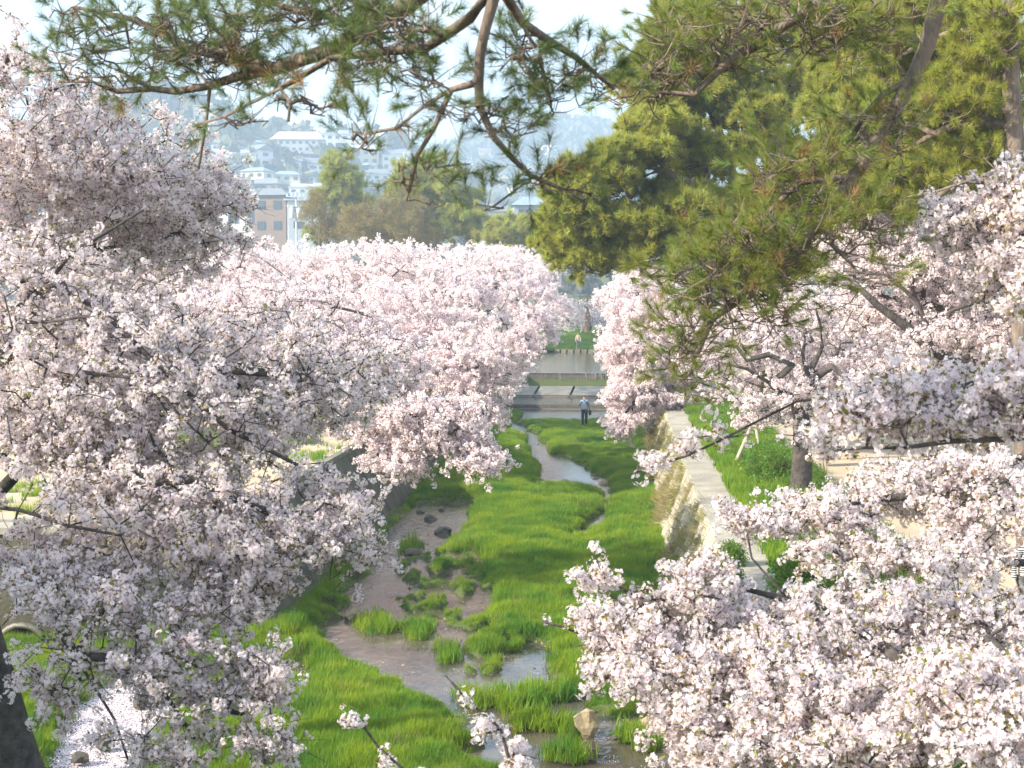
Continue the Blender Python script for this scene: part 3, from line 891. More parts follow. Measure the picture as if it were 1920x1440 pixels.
# left wall: plain weathered face
lw = empty('retaining_wall', (-7.0, 29, -0.5), 'dark weathered retaining wall in shade beneath the overhanging cherry trees', 'wall')
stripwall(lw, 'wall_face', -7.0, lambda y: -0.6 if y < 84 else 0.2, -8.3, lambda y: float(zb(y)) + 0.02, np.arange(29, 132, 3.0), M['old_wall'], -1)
lc = Acc()
for y in np.arange(30.5, 131, 3.0): lc.box((-8.36, y, float(zb(y)) + 0.05), (0.20, 2.985, 0.14))
link('coping', lc.mesh('coping'), [M['wet_concrete']], lw)

# the return wall of rounded masonry that faces the bridge
fw = empty('stone_wall', (-12, 29, -0.5), 'masonry wall of large irregular stones facing the bridge, behind drooping blossom', 'wall')
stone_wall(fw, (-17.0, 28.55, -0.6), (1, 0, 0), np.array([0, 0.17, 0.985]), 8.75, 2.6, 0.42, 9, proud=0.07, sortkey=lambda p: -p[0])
link('mortar_face', mesh_np('mortar_face', [(-17, 28.6, -0.6), (-8.2, 28.6, -0.6), (-8.2, 29.05, 2.0), (-17, 29.05, 2.0), (-17, 29.4, -0.6), (-8.2, 29.4, -0.6), (-8.2, 29.4, 2.0), (-17, 29.4, 2.0)],
     [np.array([[0, 1, 2, 3], [3, 2, 6, 7], [1, 5, 6, 2], [0, 3, 7, 4]])]), [M['mortar']], fw)
# wing closing the corner between the two walls
link('corner_face', mesh_np('corner_face', [(-8.2, 28.6, -0.6), (-7.0, 29.0, -0.6), (-8.3, 29.1, 2.02), (-8.3, 28.98, 2.02), (-8.6, 29.4, -0.6), (-8.5, 29.5, 2.02)],
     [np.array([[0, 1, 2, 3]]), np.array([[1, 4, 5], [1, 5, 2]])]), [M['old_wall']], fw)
a = Acc(); a.box((-12.7, 29.2, 2.06), (8.7, 0.42, 0.12)); link('coping', a.mesh('coping'), [M['concrete']], fw)
# far-side culvert wall, plain dark panel at the left with a low arch
cw = empty('culvert_wall', (-13.5, 27.8, -0.5), 'dark plain side wall with a low culvert mouth at its foot', 'wall')
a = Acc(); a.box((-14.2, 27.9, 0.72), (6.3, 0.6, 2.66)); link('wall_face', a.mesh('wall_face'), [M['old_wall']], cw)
a = Acc(); a.box((-14.2, 27.9, 2.12), (6.4, 0.72, 0.13)); link('coping', a.mesh('coping'), [M['concrete']], cw)
# culvert mouth ring
a = Acc(); th = np.linspace(0, math.pi, 13)
a.tube(np.stack([-12.0 + 0.55 * np.cos(th), np.full(13, 27.58), -0.35 + 0.55 * np.sin(th)], 1), 0.07, 6)
link('culvert_ring', a.mesh('culvert_ring', True), [M['wet_concrete']], cw)
a = Acc(); v = [(-12.0, 27.595, -0.35)] + [(-12.0 + 0.52 * math.cos(t), 27.595, -0.35 + 0.52 * math.sin(t)) for t in th]
a.add(v, t=[[0, i, i + 1] for i in range(1, 13)]); link('culvert_mouth', a.mesh('culvert_mouth'), [mat('mouth_shade', (0.01, 0.01, 0.01), 1.0)], cw)  # flat black disc, the shade inside the mouth painted as its colour
lb = empty('side_wall', (-16.2, 15, 0), 'low wall along the bank beside the leaning cherry trunk', 'wall')
a = Acc(); a.box((-16.15, 9, 0.65), (0.4, 33, 2.66)); link('wall_face', a.mesh('wall_face'), [M['old_wall']], lb)

# ------------------------------------------------------------------ weirs, apron, stepping stones
w1 = empty('weir', (-3, 84, 0), 'low dark weir just beyond the standing person, thin white line at its foot', 'weir', 'weirs across the stream')
a = Acc(); a.box((-3.0, 84.12, 0.0), (9.4, 0.26, 0.64)); link('weir_wall', a.mesh('weir_wall'), [M['rock_dark']], w1)
w2 = empty('weir', (-3, 96, 0.5), 'tall weir upstream with streaks of falling water', 'weir', 'weirs across the stream')
a = Acc(); a.box((-3.0, 96.03, 0.9), (9.4, 0.3, 1.2)); link('weir_wall', a.mesh('weir_wall'), [M['rock_dark']], w2)
a = Acc(); a.box((-3.0, 96.0, 1.52), (9.4, 0.36, 0.03)); link('crest', a.mesh('crest'), [M['wet_concrete']], w2)
def streaks(root, y, z0, z1, n, x0=-7.4, x1=1.3):
    a = Acc(); r = np.random.RandomState(int(y))
    for i in range(n):
        x = x0 + (x1 - x0) * r.rand() ** 0.62; w = r.uniform(0.004, 0.013); zb_ = z0 + (z1 - z0) * (r.rand() * 0.25)
        pts = [(x, y, z1 + 0.012), (x, y - 0.05, z1 - 0.03), (x + r.uniform(-.01, .01), y - 0.08, (z0 + z1) / 2), (x, y - 0.10, zb_)]
        a.tube(pts, [w * .6, w * .7, w * .5, w * .4], 4)
    o = link('falling_water', a.mesh('falling_water', True), [M['foam']], root); o['kind'] = 'stuff'
streaks(w2, 95.80, 0.76, 1.53, 60)
a = Acc()
r_ = np.random.RandomState(5)
for i in range(60):
    x = -7.4 + 8.7 * r_.rand(); a.box((x, 95.70 + r_.uniform(-.06, .03), 0.775), (r_.uniform(.1, .5), r_.uniform(.04, .1), 0.02))
o = link('foam', a.mesh('foam'), [M['foam']], w2); o['kind'] = 'stuff'
a = Acc()
for i in range(70):
    x = -7.4 + 8.7 * r_.rand(); a.box((x, 83.93 + r_.uniform(-.07, .02), 0.072), (r_.uniform(.15, .7), r_.uniform(.05, .12), 0.02))
o = link('foam', a.mesh('foam'), [M['foam']], w1); o['kind'] = 'stuff'
# apron slabs with dark notches
ap = empty('concrete_apron', (-3, 90, 0.3), 'sloping wet concrete apron with curved notches between two weirs', 'apron')
for i in range(4):
    x0 = -7.6 + i * 2.3; x1 = x0 + 2.14
    v = []
    for x in (x0, x1):
        v += [(x, 90.0, 0.2), (x, 90.0, 0.34), (x + 0.12, 91.2, 0.60), (x + 0.2, 93.6, 0.80), (x + 0.2, 93.72, 0.2)]
    q = [[k, k + 1, k + 6, k + 5] for k in range(4)]
    link('slab', mesh_np('slab', v, [np.array(q), ]), [M['wet_concrete']], ap)
a = Acc(); a.box((-3.1, 91.9, 0.28), (9.2, 3.6, 0.3)); link('apron_base', a.mesh('apron_base'), [M['rock_dark']], ap)

def rockmesh(seed, sub=2, flat=0.7, ang=0.35):
    bm = bmesh.new(); bmesh.ops.create_icosphere(bm, subdivisions=sub, radius=1.0)
    off = Vector((seed * 3.1, seed * 1.7, 0))
    for v in bm.verts:
        n = mnoise.noise(v.co * 1.1 + off) * ang * 1.6 + mnoise.noise(v.co * 2.7 + off) * ang * 0.5
        v.co *= 1 + n
        v.co.z *= flat
    me = bpy.data.meshes.new('rock'); bm.to_mesh(me); bm.free()
    return me
sb = rockmesh(77, 1, 1, 0.1)
for i in range(11):
    x = -5.6 + i * 0.62
    bm = bmesh.new(); bmesh.ops.create_cube(bm, size=1.0); bmesh.ops.bevel(bm, geom=bm.edges[:], offset=0.07, segments=2, affect='EDGES')
    for v in bm.verts: v.co = Vector((v.co.x * 0.50, v.co.y * 0.55, v.co.z * 0.46)) + Vector((0, 0, 0)) + Vector(mnoise.noise_vector(v.co * 3 + Vector((i, 0, 0)))) * 0.02
    me = bpy.data.meshes.new('stepping_stone'); bm.to_mesh(me); bm.free()
    o = link('stepping_stone', me, [M['stone']], loc=(x, 130.0, 1.57 + 0.02 * math.sin(i * 2.3)))
    tag(o, 'square stepping stone in the row crossing the stream near the distant walker', 'stepping stone', 'stepping stones across the stream')

# rocks
def rock(u, v, wpx, hpx, m, label, seed, z=None, flat=None, ang=0.35):
    p = pixg(u, v, -0.22 if z is None else z)
    s = p[1] / F_PX
    o = link('rock', rockmesh(seed, 2, 1.0, ang * 1.25), [m], loc=(p[0], p[1], p[2] + hpx * s * 0.25))
    o.scale = (wpx * s / 2, wpx * s / 2 * 0.8, hpx * s * 0.62)
    return tag(o, label, 'rock')
rock(1100, 1372, 46, 44, M['rock'], 'tan boulder with a pale sunlit top standing in the shallow stream', 1, ang=0.45)
rock(1225, 1372, 46, 34, M['rock'], 'grey tan boulder half in grass at the stream edge below the blossom', 2)
rock(1290, 1376, 30, 22, M['rock'], 'small boulder beside the stream edge under the big blossom branch', 12)
rock(1132, 912, 20, 14, M['rock'], 'pale flat rock beside the narrow stream under the stone wall', 3)
rock(1118, 903, 18, 9, M['rock_dark'], 'dark rock touching the pale flat rock by the narrow stream', 4)
rock(664, 1158, 34, 18, M['rock'], 'light flat rock at the upper edge of the brown pool', 5)
rock(832, 1001, 34, 16, M['rock_dark'], 'largest dark rock in the upper brown stream', 6)
rock(806, 977, 22, 14, M['rock_dark'], 'small dark rock with weed between two others in the upper stream', 7)
rock(790, 964, 20, 10, M['rock_dark'], 'flat dark rock in the upper stream close to the grass edge', 8)
rock(829, 960, 14, 10, M['rock_dark'], 'brown pointed rock in the upper stream nearest the big grass bank', 9)
rock(775, 1040, 34, 12, M['rock_dark'], 'long low rock beside a grass tuft in the narrow brown stream', 10)
rock(262, 1322, 34, 26, M['rock_dark'], 'dark rock showing through fallen petals, highest of those', 13)
rock(196, 1400, 30, 26, M['rock_dark'], 'dark rock in the middle of the fallen petals', 14)
rock(150, 1425, 34, 18, M['rock_dark'], 'wide dark rock at the lowest part of the fallen petals', 15)
rock(690, 1292, 34, 22, M['rock'], 'grey rock at the lower shore of the brown pool among tufts', 16)
rock(1150, 1386, 18, 8, M['rock_dark'], 'small dark rock just under the water next to the tan boulder', 17)
rock(1110, 1408, 16, 8, M['rock_dark'], 'tiny dark stone in the open shallow water below the tan boulder', 18)

# ------------------------------------------------------------------ grass and ground cover
def grass_field():
    n = 170000
    X = rng.uniform(-16.5, 1.7, n); Y = 14 + (84 - 14) * rng.rand(n) ** 1.25
    keep = ~((Y > 28.6) & (X < -7.0)) & ~((Y < 24) & (X < -15.8))
    X, Y = X[keep], Y[keep]
    # only where the sight lines can reach
    w = wetness(X, Y)
    prob = np.where(w < -0.02, 1.0, 0.0) * (0.55 + 0.45 * smoothstep(0.3, 0.5, fnoise(X, Y, 0.5, 2)))
    keep = rng.rand(len(X)) < prob
    X, Y, w = X[keep], Y[keep], w[keep]
    Z = bedz(X, Y)
    tus = smoothstep(0.45, 0.7, vnoise(X + 200, Y, 0.42)) * smoothstep(0.3, 0.6, fnoise(X + 11, Y, 2.2, 2))
    hs = 0.42 + 0.75 * fnoise(X + 5, Y, 1.3, 3) * smoothstep(0, 0.6, -w) + 0.25 * (fnoise(X, Y + 50, 0.35, 2) - .3) + 0.45 * tus
    marsh = smoothstep(-0.3, 0.3, sdist(np.stack([X, Y], 1), MPOLY))
    hs = hs * (1 - 0.30 * marsh) * (1 - 0.45 * smoothstep(66, 73, Y))
    dry = rng.rand(len(X)) < (0.04 + 0.30 * smoothstep(0.58, 0.78, fnoise(X + 70, Y, 1.1, 3)) + 0.25 * smoothstep(0.12, 0.0, -w))
    rot = np.stack([rng.randn(len(X)) * .1, rng.randn(len(X)) * .1, rng.rand(len(X)) * 6.28], 1)
    pos = np.stack([X, Y, Z - 0.015], 1)
    g, nv = G['grass']; o = scatter('grass', g, nv, pos[~dry], rot[~dry], hs[~dry]); tag(o, 'bright green grass covering the low islands of the stream bed', 'grass')
    g, nv = G['reed']; o = scatter('dry_grass', g, nv, pos[dry], rot[dry], hs[dry] * 1.1); tag(o, 'straw coloured dry blades among the green stream bed grass', 'grass')
grass_field()
# pebbles along the water's edge
peb = [src('pebble_a', rockmesh(200 + k, 1, 0.6, 0.4), [M['rock'] if k % 2 else M['rock_dark']]) for k in range(4)]
G['pebble'] = (scatter_group('pebble_s', peb), 4)
n = 60000; X = rng.uniform(-14, 1.2, n); Y = 17 + 62 * rng.rand(n) ** 1.3; w = wetness(X, Y)
k = (w > -0.06) & (w < 0.14) & (rng.rand(n) < 0.30) | (w > 0.14) & (rng.rand(n) < 0.014); k &= ~((Y > 28.6) & (X < -7.0)); X, Y = X[k], Y[k]
o = scatter('pebbles', G['pebble'][0], 4, np.stack([X, Y, np.maximum(bedz(X, Y), zw(Y) - 0.03)], 1), rand_rot(len(X)), 0.018 + 0.05 * rng.rand(len(X)) ** 3); tag(o, 'pebbles and small stones along the wet margins of the stream', 'pebbles')
# clumps standing in the water
P = []
for u, v in [(780, 1195), (765, 1180), (797, 1188), (708, 1180), (690, 1172), (722, 1182), (710, 1165), (640, 1262), (620, 1255), (655, 1270), (600, 1250), (948, 1322), (940, 1308), (955, 1330), (1000, 1300), (985, 1310), (1010, 1318),
             (1052, 1308), (1045, 1300), (1000, 1350), (985, 1358), (1015, 1362), (1068, 1374), (1060, 1365), (1180, 1385), (1200, 1390), (1220, 1400), (1045, 1420), (1060, 1410), (1075, 1425), (845, 1240), (835, 1225), (760, 1036), (778, 1030), (770, 1025), (880, 1310), (900, 1320)]:
    for k in range(14):
        q = pixg(u + rng.randn() * 9, v + rng.randn() * 4, -0.28); P.append(q)
P = np.array(P); g, nv = G['grass']
o = scatter('grass', g, nv, P + [0, 0, 0.0], np.stack([rng.randn(len(P)) * .2, rng.randn(len(P)) * .2, rng.rand(len(P)) * 6.28], 1), rng.uniform(0.7, 1.5, len(P)))
tag(o, 'green grass clumps standing in the shallow pools', 'grass')
m_ = rng.rand(len(P)) < 0.35; g, nv = G['reed']
o = scatter('dry_grass', g, nv, P[m_], np.stack([rng.randn(m_.sum()) * .3, rng.randn(m_.sum()) * .3, rng.rand(m_.sum()) * 6.28], 1), rng.uniform(0.6, 1.1, m_.sum())); tag(o, 'brown dead blades round the clumps in the shallow pools', 'grass')

# grass slope beyond the stepping stones
n = 5000; X = rng.uniform(-10, 3, n); Y = rng.uniform(131.6, 158, n)
g, nv = G['grass']; o = scatter('grass', g, nv, np.stack([X, Y, bankz(X, Y)], 1), np.stack([0 * X, 0 * X, rng.rand(n) * 6], 1), rng.uniform(1.2, 2.2, n)); tag(o, 'mown green slope behind the stepping stones', 'grass')
# strip beside the footpath
n = 26000; X = 2.9 + rng.rand(n) ** 1.3 * 2.9; Y = 14 + rng.rand(n) * 62
k = rng.rand(n) < smoothstep(0.28, 0.5, fnoise(X, Y, 0.9, 2)) * (1 - smoothstep(4.6, 5.8, X + (fnoise(X, Y, 1.5, 2) - .5) * 2)); X, Y = X[k], Y[k]
o = scatter('grass', g, nv, np.stack([X, Y, rightz(X, Y) - .01], 1), np.stack([rng.randn(len(X)) * .1, rng.randn(len(X)) * .1, rng.rand(len(X)) * 6], 1), rng.uniform(0.6, 1.7, len(X))); tag(o, 'yellow green grass strip between the footpath and the dirt promenade', 'grass')
n = 2600; X = 3.3 + rng.rand(n) * 2.2; Y = 16 + rng.rand(n) * 50
k = rng.rand(n) < smoothstep(0.42, 0.55, fnoise(X + 20, Y, 1.6, 2)); X, Y = X[k], Y[k]
g2, nv2 = G['leaf']; o = scatter('undergrowth', g2, nv2, np.stack([X, Y, rightz(X, Y) + 0.12 + 0.25 * rng.rand(len(X))], 1), rand_rot(len(X)), rng.uniform(0.6, 1.6, len(X))); tag(o, 'leafy green undergrowth along the bank behind the footpath', 'undergrowth')
# small growth on the left bank
n = 9000; X = -8.6 - rng.rand(n) * 14; Y = 30 + rng.rand(n) * 60
k = rng.rand(n) < smoothstep(0.52, 0.66, fnoise(X + 3, Y, 2.4, 3)); X, Y = X[k], Y[k]
o = scatter('grass', g, nv, np.stack([X, Y, leftz(X, Y)], 1), np.stack([0 * X, 0 * X, rng.rand(len(X)) * 6], 1), rng.uniform(0.5, 1.1, len(X))); tag(o, 'thin patches of low grass under the cherry trees on the dirt bank', 'grass')
# dry grass trailing down the right wall
n = 5200; t = rng.rand(n); Y = 18 + rng.rand(n) * 62
k = rng.rand(n) < 0.8 * smoothstep(0.46, 0.68, fnoise(Y * 1.0, t * 1.4 + Y * .25, 0.9, 3)); t, Y = t[k], Y[k]
pos = np.stack([1.04 + t * 0.92, Y, -0.45 + t * 2.4], 1)
g3, nv3 = G['reed']
o = scatter('wall_grass', g3, nv3, pos, np.stack([rng.randn(len(t)) * .5, np.full(len(t), -1.15) + rng.randn(len(t)) * .35, rng.randn(len(t)) * .5], 1), rng.uniform(0.8, 1.9, len(t))); tag(o, 'straw coloured grass trailing over the sloping stone wall', 'grass')
k = rng.rand(len(t)) < 0.22
o = scatter('grass', g, nv, pos[k], np.stack([rng.randn(k.sum()) * .3, np.full(k.sum(), -.9), rng.randn(k.sum()) * .4], 1), rng.uniform(0.4, 0.8, k.sum())); tag(o, 'green weeds rooted in the joints of the sloping stone wall', 'weeds')
# fallen petals
def petals_on(poly, n, sc, label):
    lo, hi = poly.min(0), poly.max(0)
    p = lo + rng.rand(n, 2) * (hi - lo); p = p[sdist(p, poly) > -0.15]
    z = np.maximum(zw(p[:, 1]) + 0.006, bedz(p[:, 0], p[:, 1]) + 0.01)
    o = scatter('fallen_petals', G['litter'][0], 3, np.stack([p[:, 0], p[:, 1], z], 1), np.stack([0 * z, 0 * z, rng.rand(len(z)) * 6], 1), rng.uniform(.7, 1.3, len(z)) * sc); tag(o, label, 'petals')
n = 260; X = rng.uniform(2.0, 2.84, n); Y = 15 + rng.rand(n) * 45
o = scatter('fallen_petals', G['litter'][0], 3, np.stack([X, Y, zb(Y) + 0.036], 1), np.stack([0 * X, 0 * X, rng.rand(n) * 6], 1), rng.uniform(.5, 1, n)); tag(o, 'fallen petals strewn over the concrete footpath', 'petals')
petals_on(PPOLY, 2600, 1.0, 'thick carpet of pale fallen petals round dark rocks')
n = 2600; X = rng.uniform(-7, 1, n); Y = 18 + rng.rand(n) * 40; w = wetness(X, Y); k = (w > 0.0) & (w < 0.16) | (rng.rand(n) < 0.06)
X, Y = X[k], Y[k]; o = scatter('fallen_petals', G['litter'][0], 3, np.stack([X, Y, np.maximum(zw(Y) + .006, bedz(X, Y) + .05)], 1), np.stack([0 * X, 0 * X, rng.rand(len(X)) * 6], 1), rng.uniform(.4, .9, len(X))); tag(o, 'scattered pale petals along the water edges', 'petals')
# ------------------------------------------------------------------ trees
def L(px, r0, r1, *bare): return ([pix(*p) for p in px], r0, r1) + bare
def T(base, px, r0, r1):
    """a trunk: foot given in metres, then sight-line points with their distance"""
    b = np.array(base, float)
    return ([b - [0, 0, 0.3], b + [0, 0, 0.4]] + [pix(*p) for p in px], r0, r1)

CG = 'cherry trees in blossom along the stream'
# near left: shaded tree with its trunk at the lower corner
make_tree('cherry_tree', 'shaded cherry tree with a thick leaning trunk in the lower corner of the view', 'tree', CG,
    [T((-6.7, 17, -0.2), [(45, 1460, 17), (-10, 1290, 16.8), (-60, 1050, 16.3), (-50, 820, 16)], 0.33, 0.16),
     L([(-50, 820, 16), (40, 640, 15.5), (130, 480, 15), (260, 400, 15)], 0.0620, 0.0140),
     L([(-50, 900, 16), (90, 780, 15), (180, 700, 14.5), (330, 690, 14.5), (520, 700, 15.5), (640, 700, 16.5)], 0.0558, 0.0105),
     L([(-60, 1000, 16), (60, 850, 14.5), (170, 870, 13.5), (230, 880, 13.3), (285, 912, 13.2), (355, 903, 13.2), (420, 925, 13.3), (520, 960, 13.6)], 0.0434, 0.0084),
     L([(285, 912, 13.2), (335, 965, 13.1), (360, 1020, 13), (395, 1080, 13)], 0.0217, 0.0070),
     L([(-60, 1050, 16.2), (20, 1060, 13.5), (90, 1120, 12.2), (150, 1230, 12), (215, 1340, 11.9), (240, 1420, 11.8)], 0.0341, 0.0084),
     L([(120, 1180, 12.1), (210, 1110, 12.2), (320, 1140, 12.3)], 0.0136, 0.0042),
     L([(165, 1250, 12), (260, 1240, 12), (330, 1270, 12), (420, 1330, 12)], 0.0186, 0.0042),
     L([(260, 1240, 12), (300, 1300, 12), (370, 1390, 12)], 0.0124, 0.0042),
     L([(-50, 860, 16), (60, 740, 14), (150, 690, 13.7), (260, 720, 13.5), (380, 800, 13.5)], 0.0310, 0.0084), L([(-20, 480, 15.5), (60, 500, 14.5), (120, 545, 14.3), (190, 640, 14.1), (300, 740, 14), (330, 800, 14)], 0.0341, 0.0084),
     L([(-30, 610, 15.5), (80, 600, 14.3), (200, 590, 14), (290, 640, 13.9)], 0.0279, 0.0070), L([(-30, 950, 15), (60, 960, 12.9), (130, 985, 12.6), (230, 1000, 12.5)], 0.0248, 0.0070), L([(-20, 700, 15), (90, 830, 13.2), (150, 870, 13)], 0.0248, 0.0105),
     L([(30, 560, 15.5), (110, 530, 14.6), (200, 590, 14.4), (310, 700, 14.3), (430, 800, 14.3), (560, 870, 14.5)], 0.0372, 0.0084)],
    [puff(110, 640, 15.2, 200, 220, 2.2, 716), puff(350, 740, 15.2, 220, 170, 2.4, 694), puff(560, 690, 16.7, 170, 110, 1.8, 369), puff(120, 850, 14.2, 190, 100, 1.6, 257), puff(300, 930, 13.5, 200, 70, 1.3, 268),
     puff(450, 1000, 13.5, 160, 80, 1.2, 235), puff(600, 950, 14.2, 110, 80, 1.0, 134), puff(640, 1020, 14.2, 70, 70, .7, 56), puff(440, 1110, 13.2, 90, 50, .8, 100),
     puff(120, 1040, 13.0, 190, 45, 1, 134), puff(170, 1120, 12.2, 190, 50, .9, 110), puff(240, 1230, 12, 190, 60, .7, 90), puff(390, 1300, 12, 140, 100, .7, 95), puff(300, 1400, 11.6, 150, 50, .6, 44), puff(110, 1290, 12, 80, 50, .4, 28), puff(350, 1150, 12.5, 130, 50, .6, 60),
     puff(60, 1290, 12, 50, 40, .3, 14), puff(470, 1270, 12.2, 60, 60, .4, 40), puff(500, 1400, 12, 50, 50, .4, 40)],
    lod='near', tw=1.5, twl=(0.15, 0.42), dens=2.2, droop=0.12, nsub=34, tight=0.17, along=(1, 0.1, -0.55))

make_tree('cherry_tree', 'tall cherry tree with sunlit pink top rising at the upper corner beneath the pine bough', 'tree', CG,
    [T((-11.5, 18.5, 2.0), [(-420, 800, 18.5), (-330, 500, 18.5)], 0.28, 0.14), L([(-330, 560, 18.5), (-100, 420, 18), (100, 350, 18), (250, 300, 18)], 0.1, 0.015),
     L([(-330, 500, 18.5), (-150, 250, 17.5), (0, 130, 17), (40, 60, 16.5)], 0.07, 0.01), L([(-200, 450, 18), (50, 470, 18), (250, 455, 18.5), (350, 430, 19)], 0.06, 0.012)],
    [puff(60, 270, 17, 170, 140, 2.2, 420), puff(230, 330, 18, 160, 130, 2.2, 420), puff(350, 400, 19, 110, 120, 2, 260), puff(20, 110, 16.5, 70, 90, 1.2, 60), puff(60, 450, 17, 170, 90, 2, 260), puff(250, 480, 19, 150, 80, 2, 220)],
    lod='near', tw=1.7, twl=(0.15, 0.45), dens=2.4, nsub=26, tight=0.19, along=(1, 0.1, 0.1))

make_tree('cherry_tree', 'cherry tree at the wall edge whose long boughs droop over the dark retaining wall', 'tree', CG,
    [T((-9.2, 33, 2.0), [(440, 800, 33), (430, 730, 33), (460, 660, 32.5)], 0.24, 0.13), L([(440, 740, 33), (560, 690, 31.5), (700, 740, 30), (830, 810, 29)], 0.09, 0.012), L([(560, 690, 31.5), (640, 780, 30), (720, 860, 29.5)], 0.05, 0.01),
     L([(430, 730, 33), (330, 620, 32), (280, 560, 31)], 0.09, 0.012), L([(460, 660, 32.5), (560, 580, 32), (700, 590, 31)], 0.07, 0.012)],
    [puff(300, 610, 31, 230, 130, 2.6, 420), puff(560, 610, 31, 170, 80, 2.6, 420), puff(690, 680, 30.5, 110, 70, 1.8, 320), puff(820, 790, 29, 90, 55, 1.1, 260), puff(900, 850, 28.5, 50, 32, .6, 90), puff(740, 860, 29, 75, 32, .7, 120), puff(690, 790, 29.5, 70, 60, 1, 80), puff(150, 660, 31, 150, 100, 2, 180)],
    lod='mid', tw=1.6, twl=(0.2, 0.5), dens=2.6, droop=0.25, sclr=(0.5, 0.85), rtip=0.008, nsub=30, tight=0.18, along=(1, -.2, -0.4))

FARK = dict(lod='far', tw=2.0, twl=(0.3, 0.7), dens=3.0, rtip=0.011, step=0.7, sclr=(0.65, 1.2), nsub=34, tight=0.17, droop=0.1, along=(1, 0, -0.3))
def far_cherry(label, X, Y, top, limbs, puffs, r=0.24, **kw):
    k = dict(FARK); k.update(kw)
    z = float(zb(Y))
    make_tree('cherry_tree', label, 'tree', CG, [T((X, Y, z), top, r, r * .5)] + limbs, puffs, **k)

far_cherry('sunlit cherry tree with two-tone grey trunk on the dirt bank, leaning over the channel', -10.6, 53, [(630, 730, 53), (640, 690, 53)],
    [L([(640, 700, 53), (760, 650, 51), (880, 690, 49)], .1, .02), L([(640, 700, 53), (540, 620, 54), (480, 580, 55)], .1, .02)],
    [puff(560, 570, 54, 180, 75, 3.5, 420), puff(760, 610, 51, 150, 80, 3, 470), puff(880, 690, 49, 90, 75, 2.2, 330), puff(900, 770, 48, 50, 40, 1.2, 90), puff(800, 700, 50, 100, 60, 2, 200)])
far_cherry('broad cherry tree behind the drooping boughs, its flat pink top under the bare yellowish tree', -12, 66, [(670, 640, 66), (680, 590, 66)],
    [L([(680, 600, 66), (800, 550, 64), (920, 590, 62)], .1, .02), L([(680, 600, 66), (560, 530, 67)], .1, .02)],
    [puff(500, 500, 68, 150, 50, 4, 330), puff(690, 510, 66, 160, 50, 4, 420), puff(860, 560, 64, 100, 65, 3, 330), puff(950, 640, 62, 65, 50, 2, 190), puff(930, 700, 62, 40, 40, 1.5, 90)])
far_cherry('pale cherry crown left of the weir, long horizontal sprays reaching towards the stepping stones', -11, 82, [(800, 610, 82), (810, 570, 82)],
    [L([(810, 570, 82), (900, 530, 80), (1000, 580, 78)], .1, .02), L([(810, 570, 82), (740, 510, 84)], .1, .02)],
    [puff(760, 495, 84, 130, 35, 4, 300), puff(920, 510, 81, 100, 45, 4, 360), puff(990, 575, 79, 60, 45, 2.5, 240), puff(1010, 620, 78, 45, 28, 1.8, 110), puff(960, 670, 77, 40, 40, 1.5, 80)])
far_cherry('distant cherry tree with blossom top just under the low dark pine', -9.5, 108, [(925, 580, 108), (930, 550, 108)],
    [L([(930, 555, 108), (1010, 530, 106)], .1, .03)],
    [puff(930, 485, 110, 90, 26, 5, 260), puff(1010, 510, 106, 45, 35, 4, 180), puff(1040, 570, 104, 30, 28, 3, 100)])
far_cherry('farthest cherry tree closing the view above the grass slope by the orange brown trunk', -3, 150, [(1105, 590, 150), (1100, 575, 150)],
    [L([(1100, 580, 150), (1070, 560, 150)], .08, .03)],
    [puff(1070, 590, 150, 60, 30, 5, 280), puff(1125, 590, 150, 45, 28, 4, 190), puff(1010, 600, 152, 50, 25, 4, 140)], r=.22)
far_cherry('cherry tree on the dirt promenade far side, seen between nearer boughs', -17, 46, [(180, 730, 46), (190, 670, 46)],
    [L([(190, 690, 46), (330, 600, 47)], .1, .02)],
    [puff(420, 530, 50, 130, 75, 4, 300), puff(250, 560, 48, 160, 90, 4, 260), puff(90, 600, 47, 120, 90, 4, 160)])
# right bank
far_cherry('brightly sunlit cherry tree drooping over the right wall top beside the standing person', 6.0, 62, [(1400, 640, 62), (1390, 600, 62)],
    [L([(1395, 620, 62), (1300, 590, 62), (1200, 640, 61)], .1, .02), L([(1300, 600, 62), (1230, 700, 60), (1160, 790, 59)], .06, .015)],
    [puff(1222, 570, 63, 78, 65, 3, 420), puff(1192, 660, 61, 62, 70, 2.4, 380), puff(1172, 755, 59.5, 38, 45, 1.5, 150), puff(1160, 800, 59, 20, 24, .8, 50), puff(1245, 740, 61, 70, 50, 2.2, 330), puff(1310, 640, 62, 70, 90, 3, 300), puff(1210, 730, 60, 60, 50, 2, 150)], droop=0.25)
far_cherry('cherry tree further up the opposite bank, half hidden by the brightly lit drooping one', 5.5, 92, [(1310, 590, 92), (1300, 560, 92)],
    [L([(1300, 570, 92), (1220, 540, 92)], .1, .02)], [puff(1210, 530, 92, 60, 35, 4, 220), puff(1150, 570, 90, 35, 35, 3, 130), puff(1140, 640, 88, 18, 40, 1.5, 40)])
RK = dict(lod='mid', tw=1.6, twl=(0.2, 0.5), dens=2.3, sclr=(0.45, 0.8), rtip=0.008, nsub=28, tight=0.18, along=(-1, 0, 0.0))
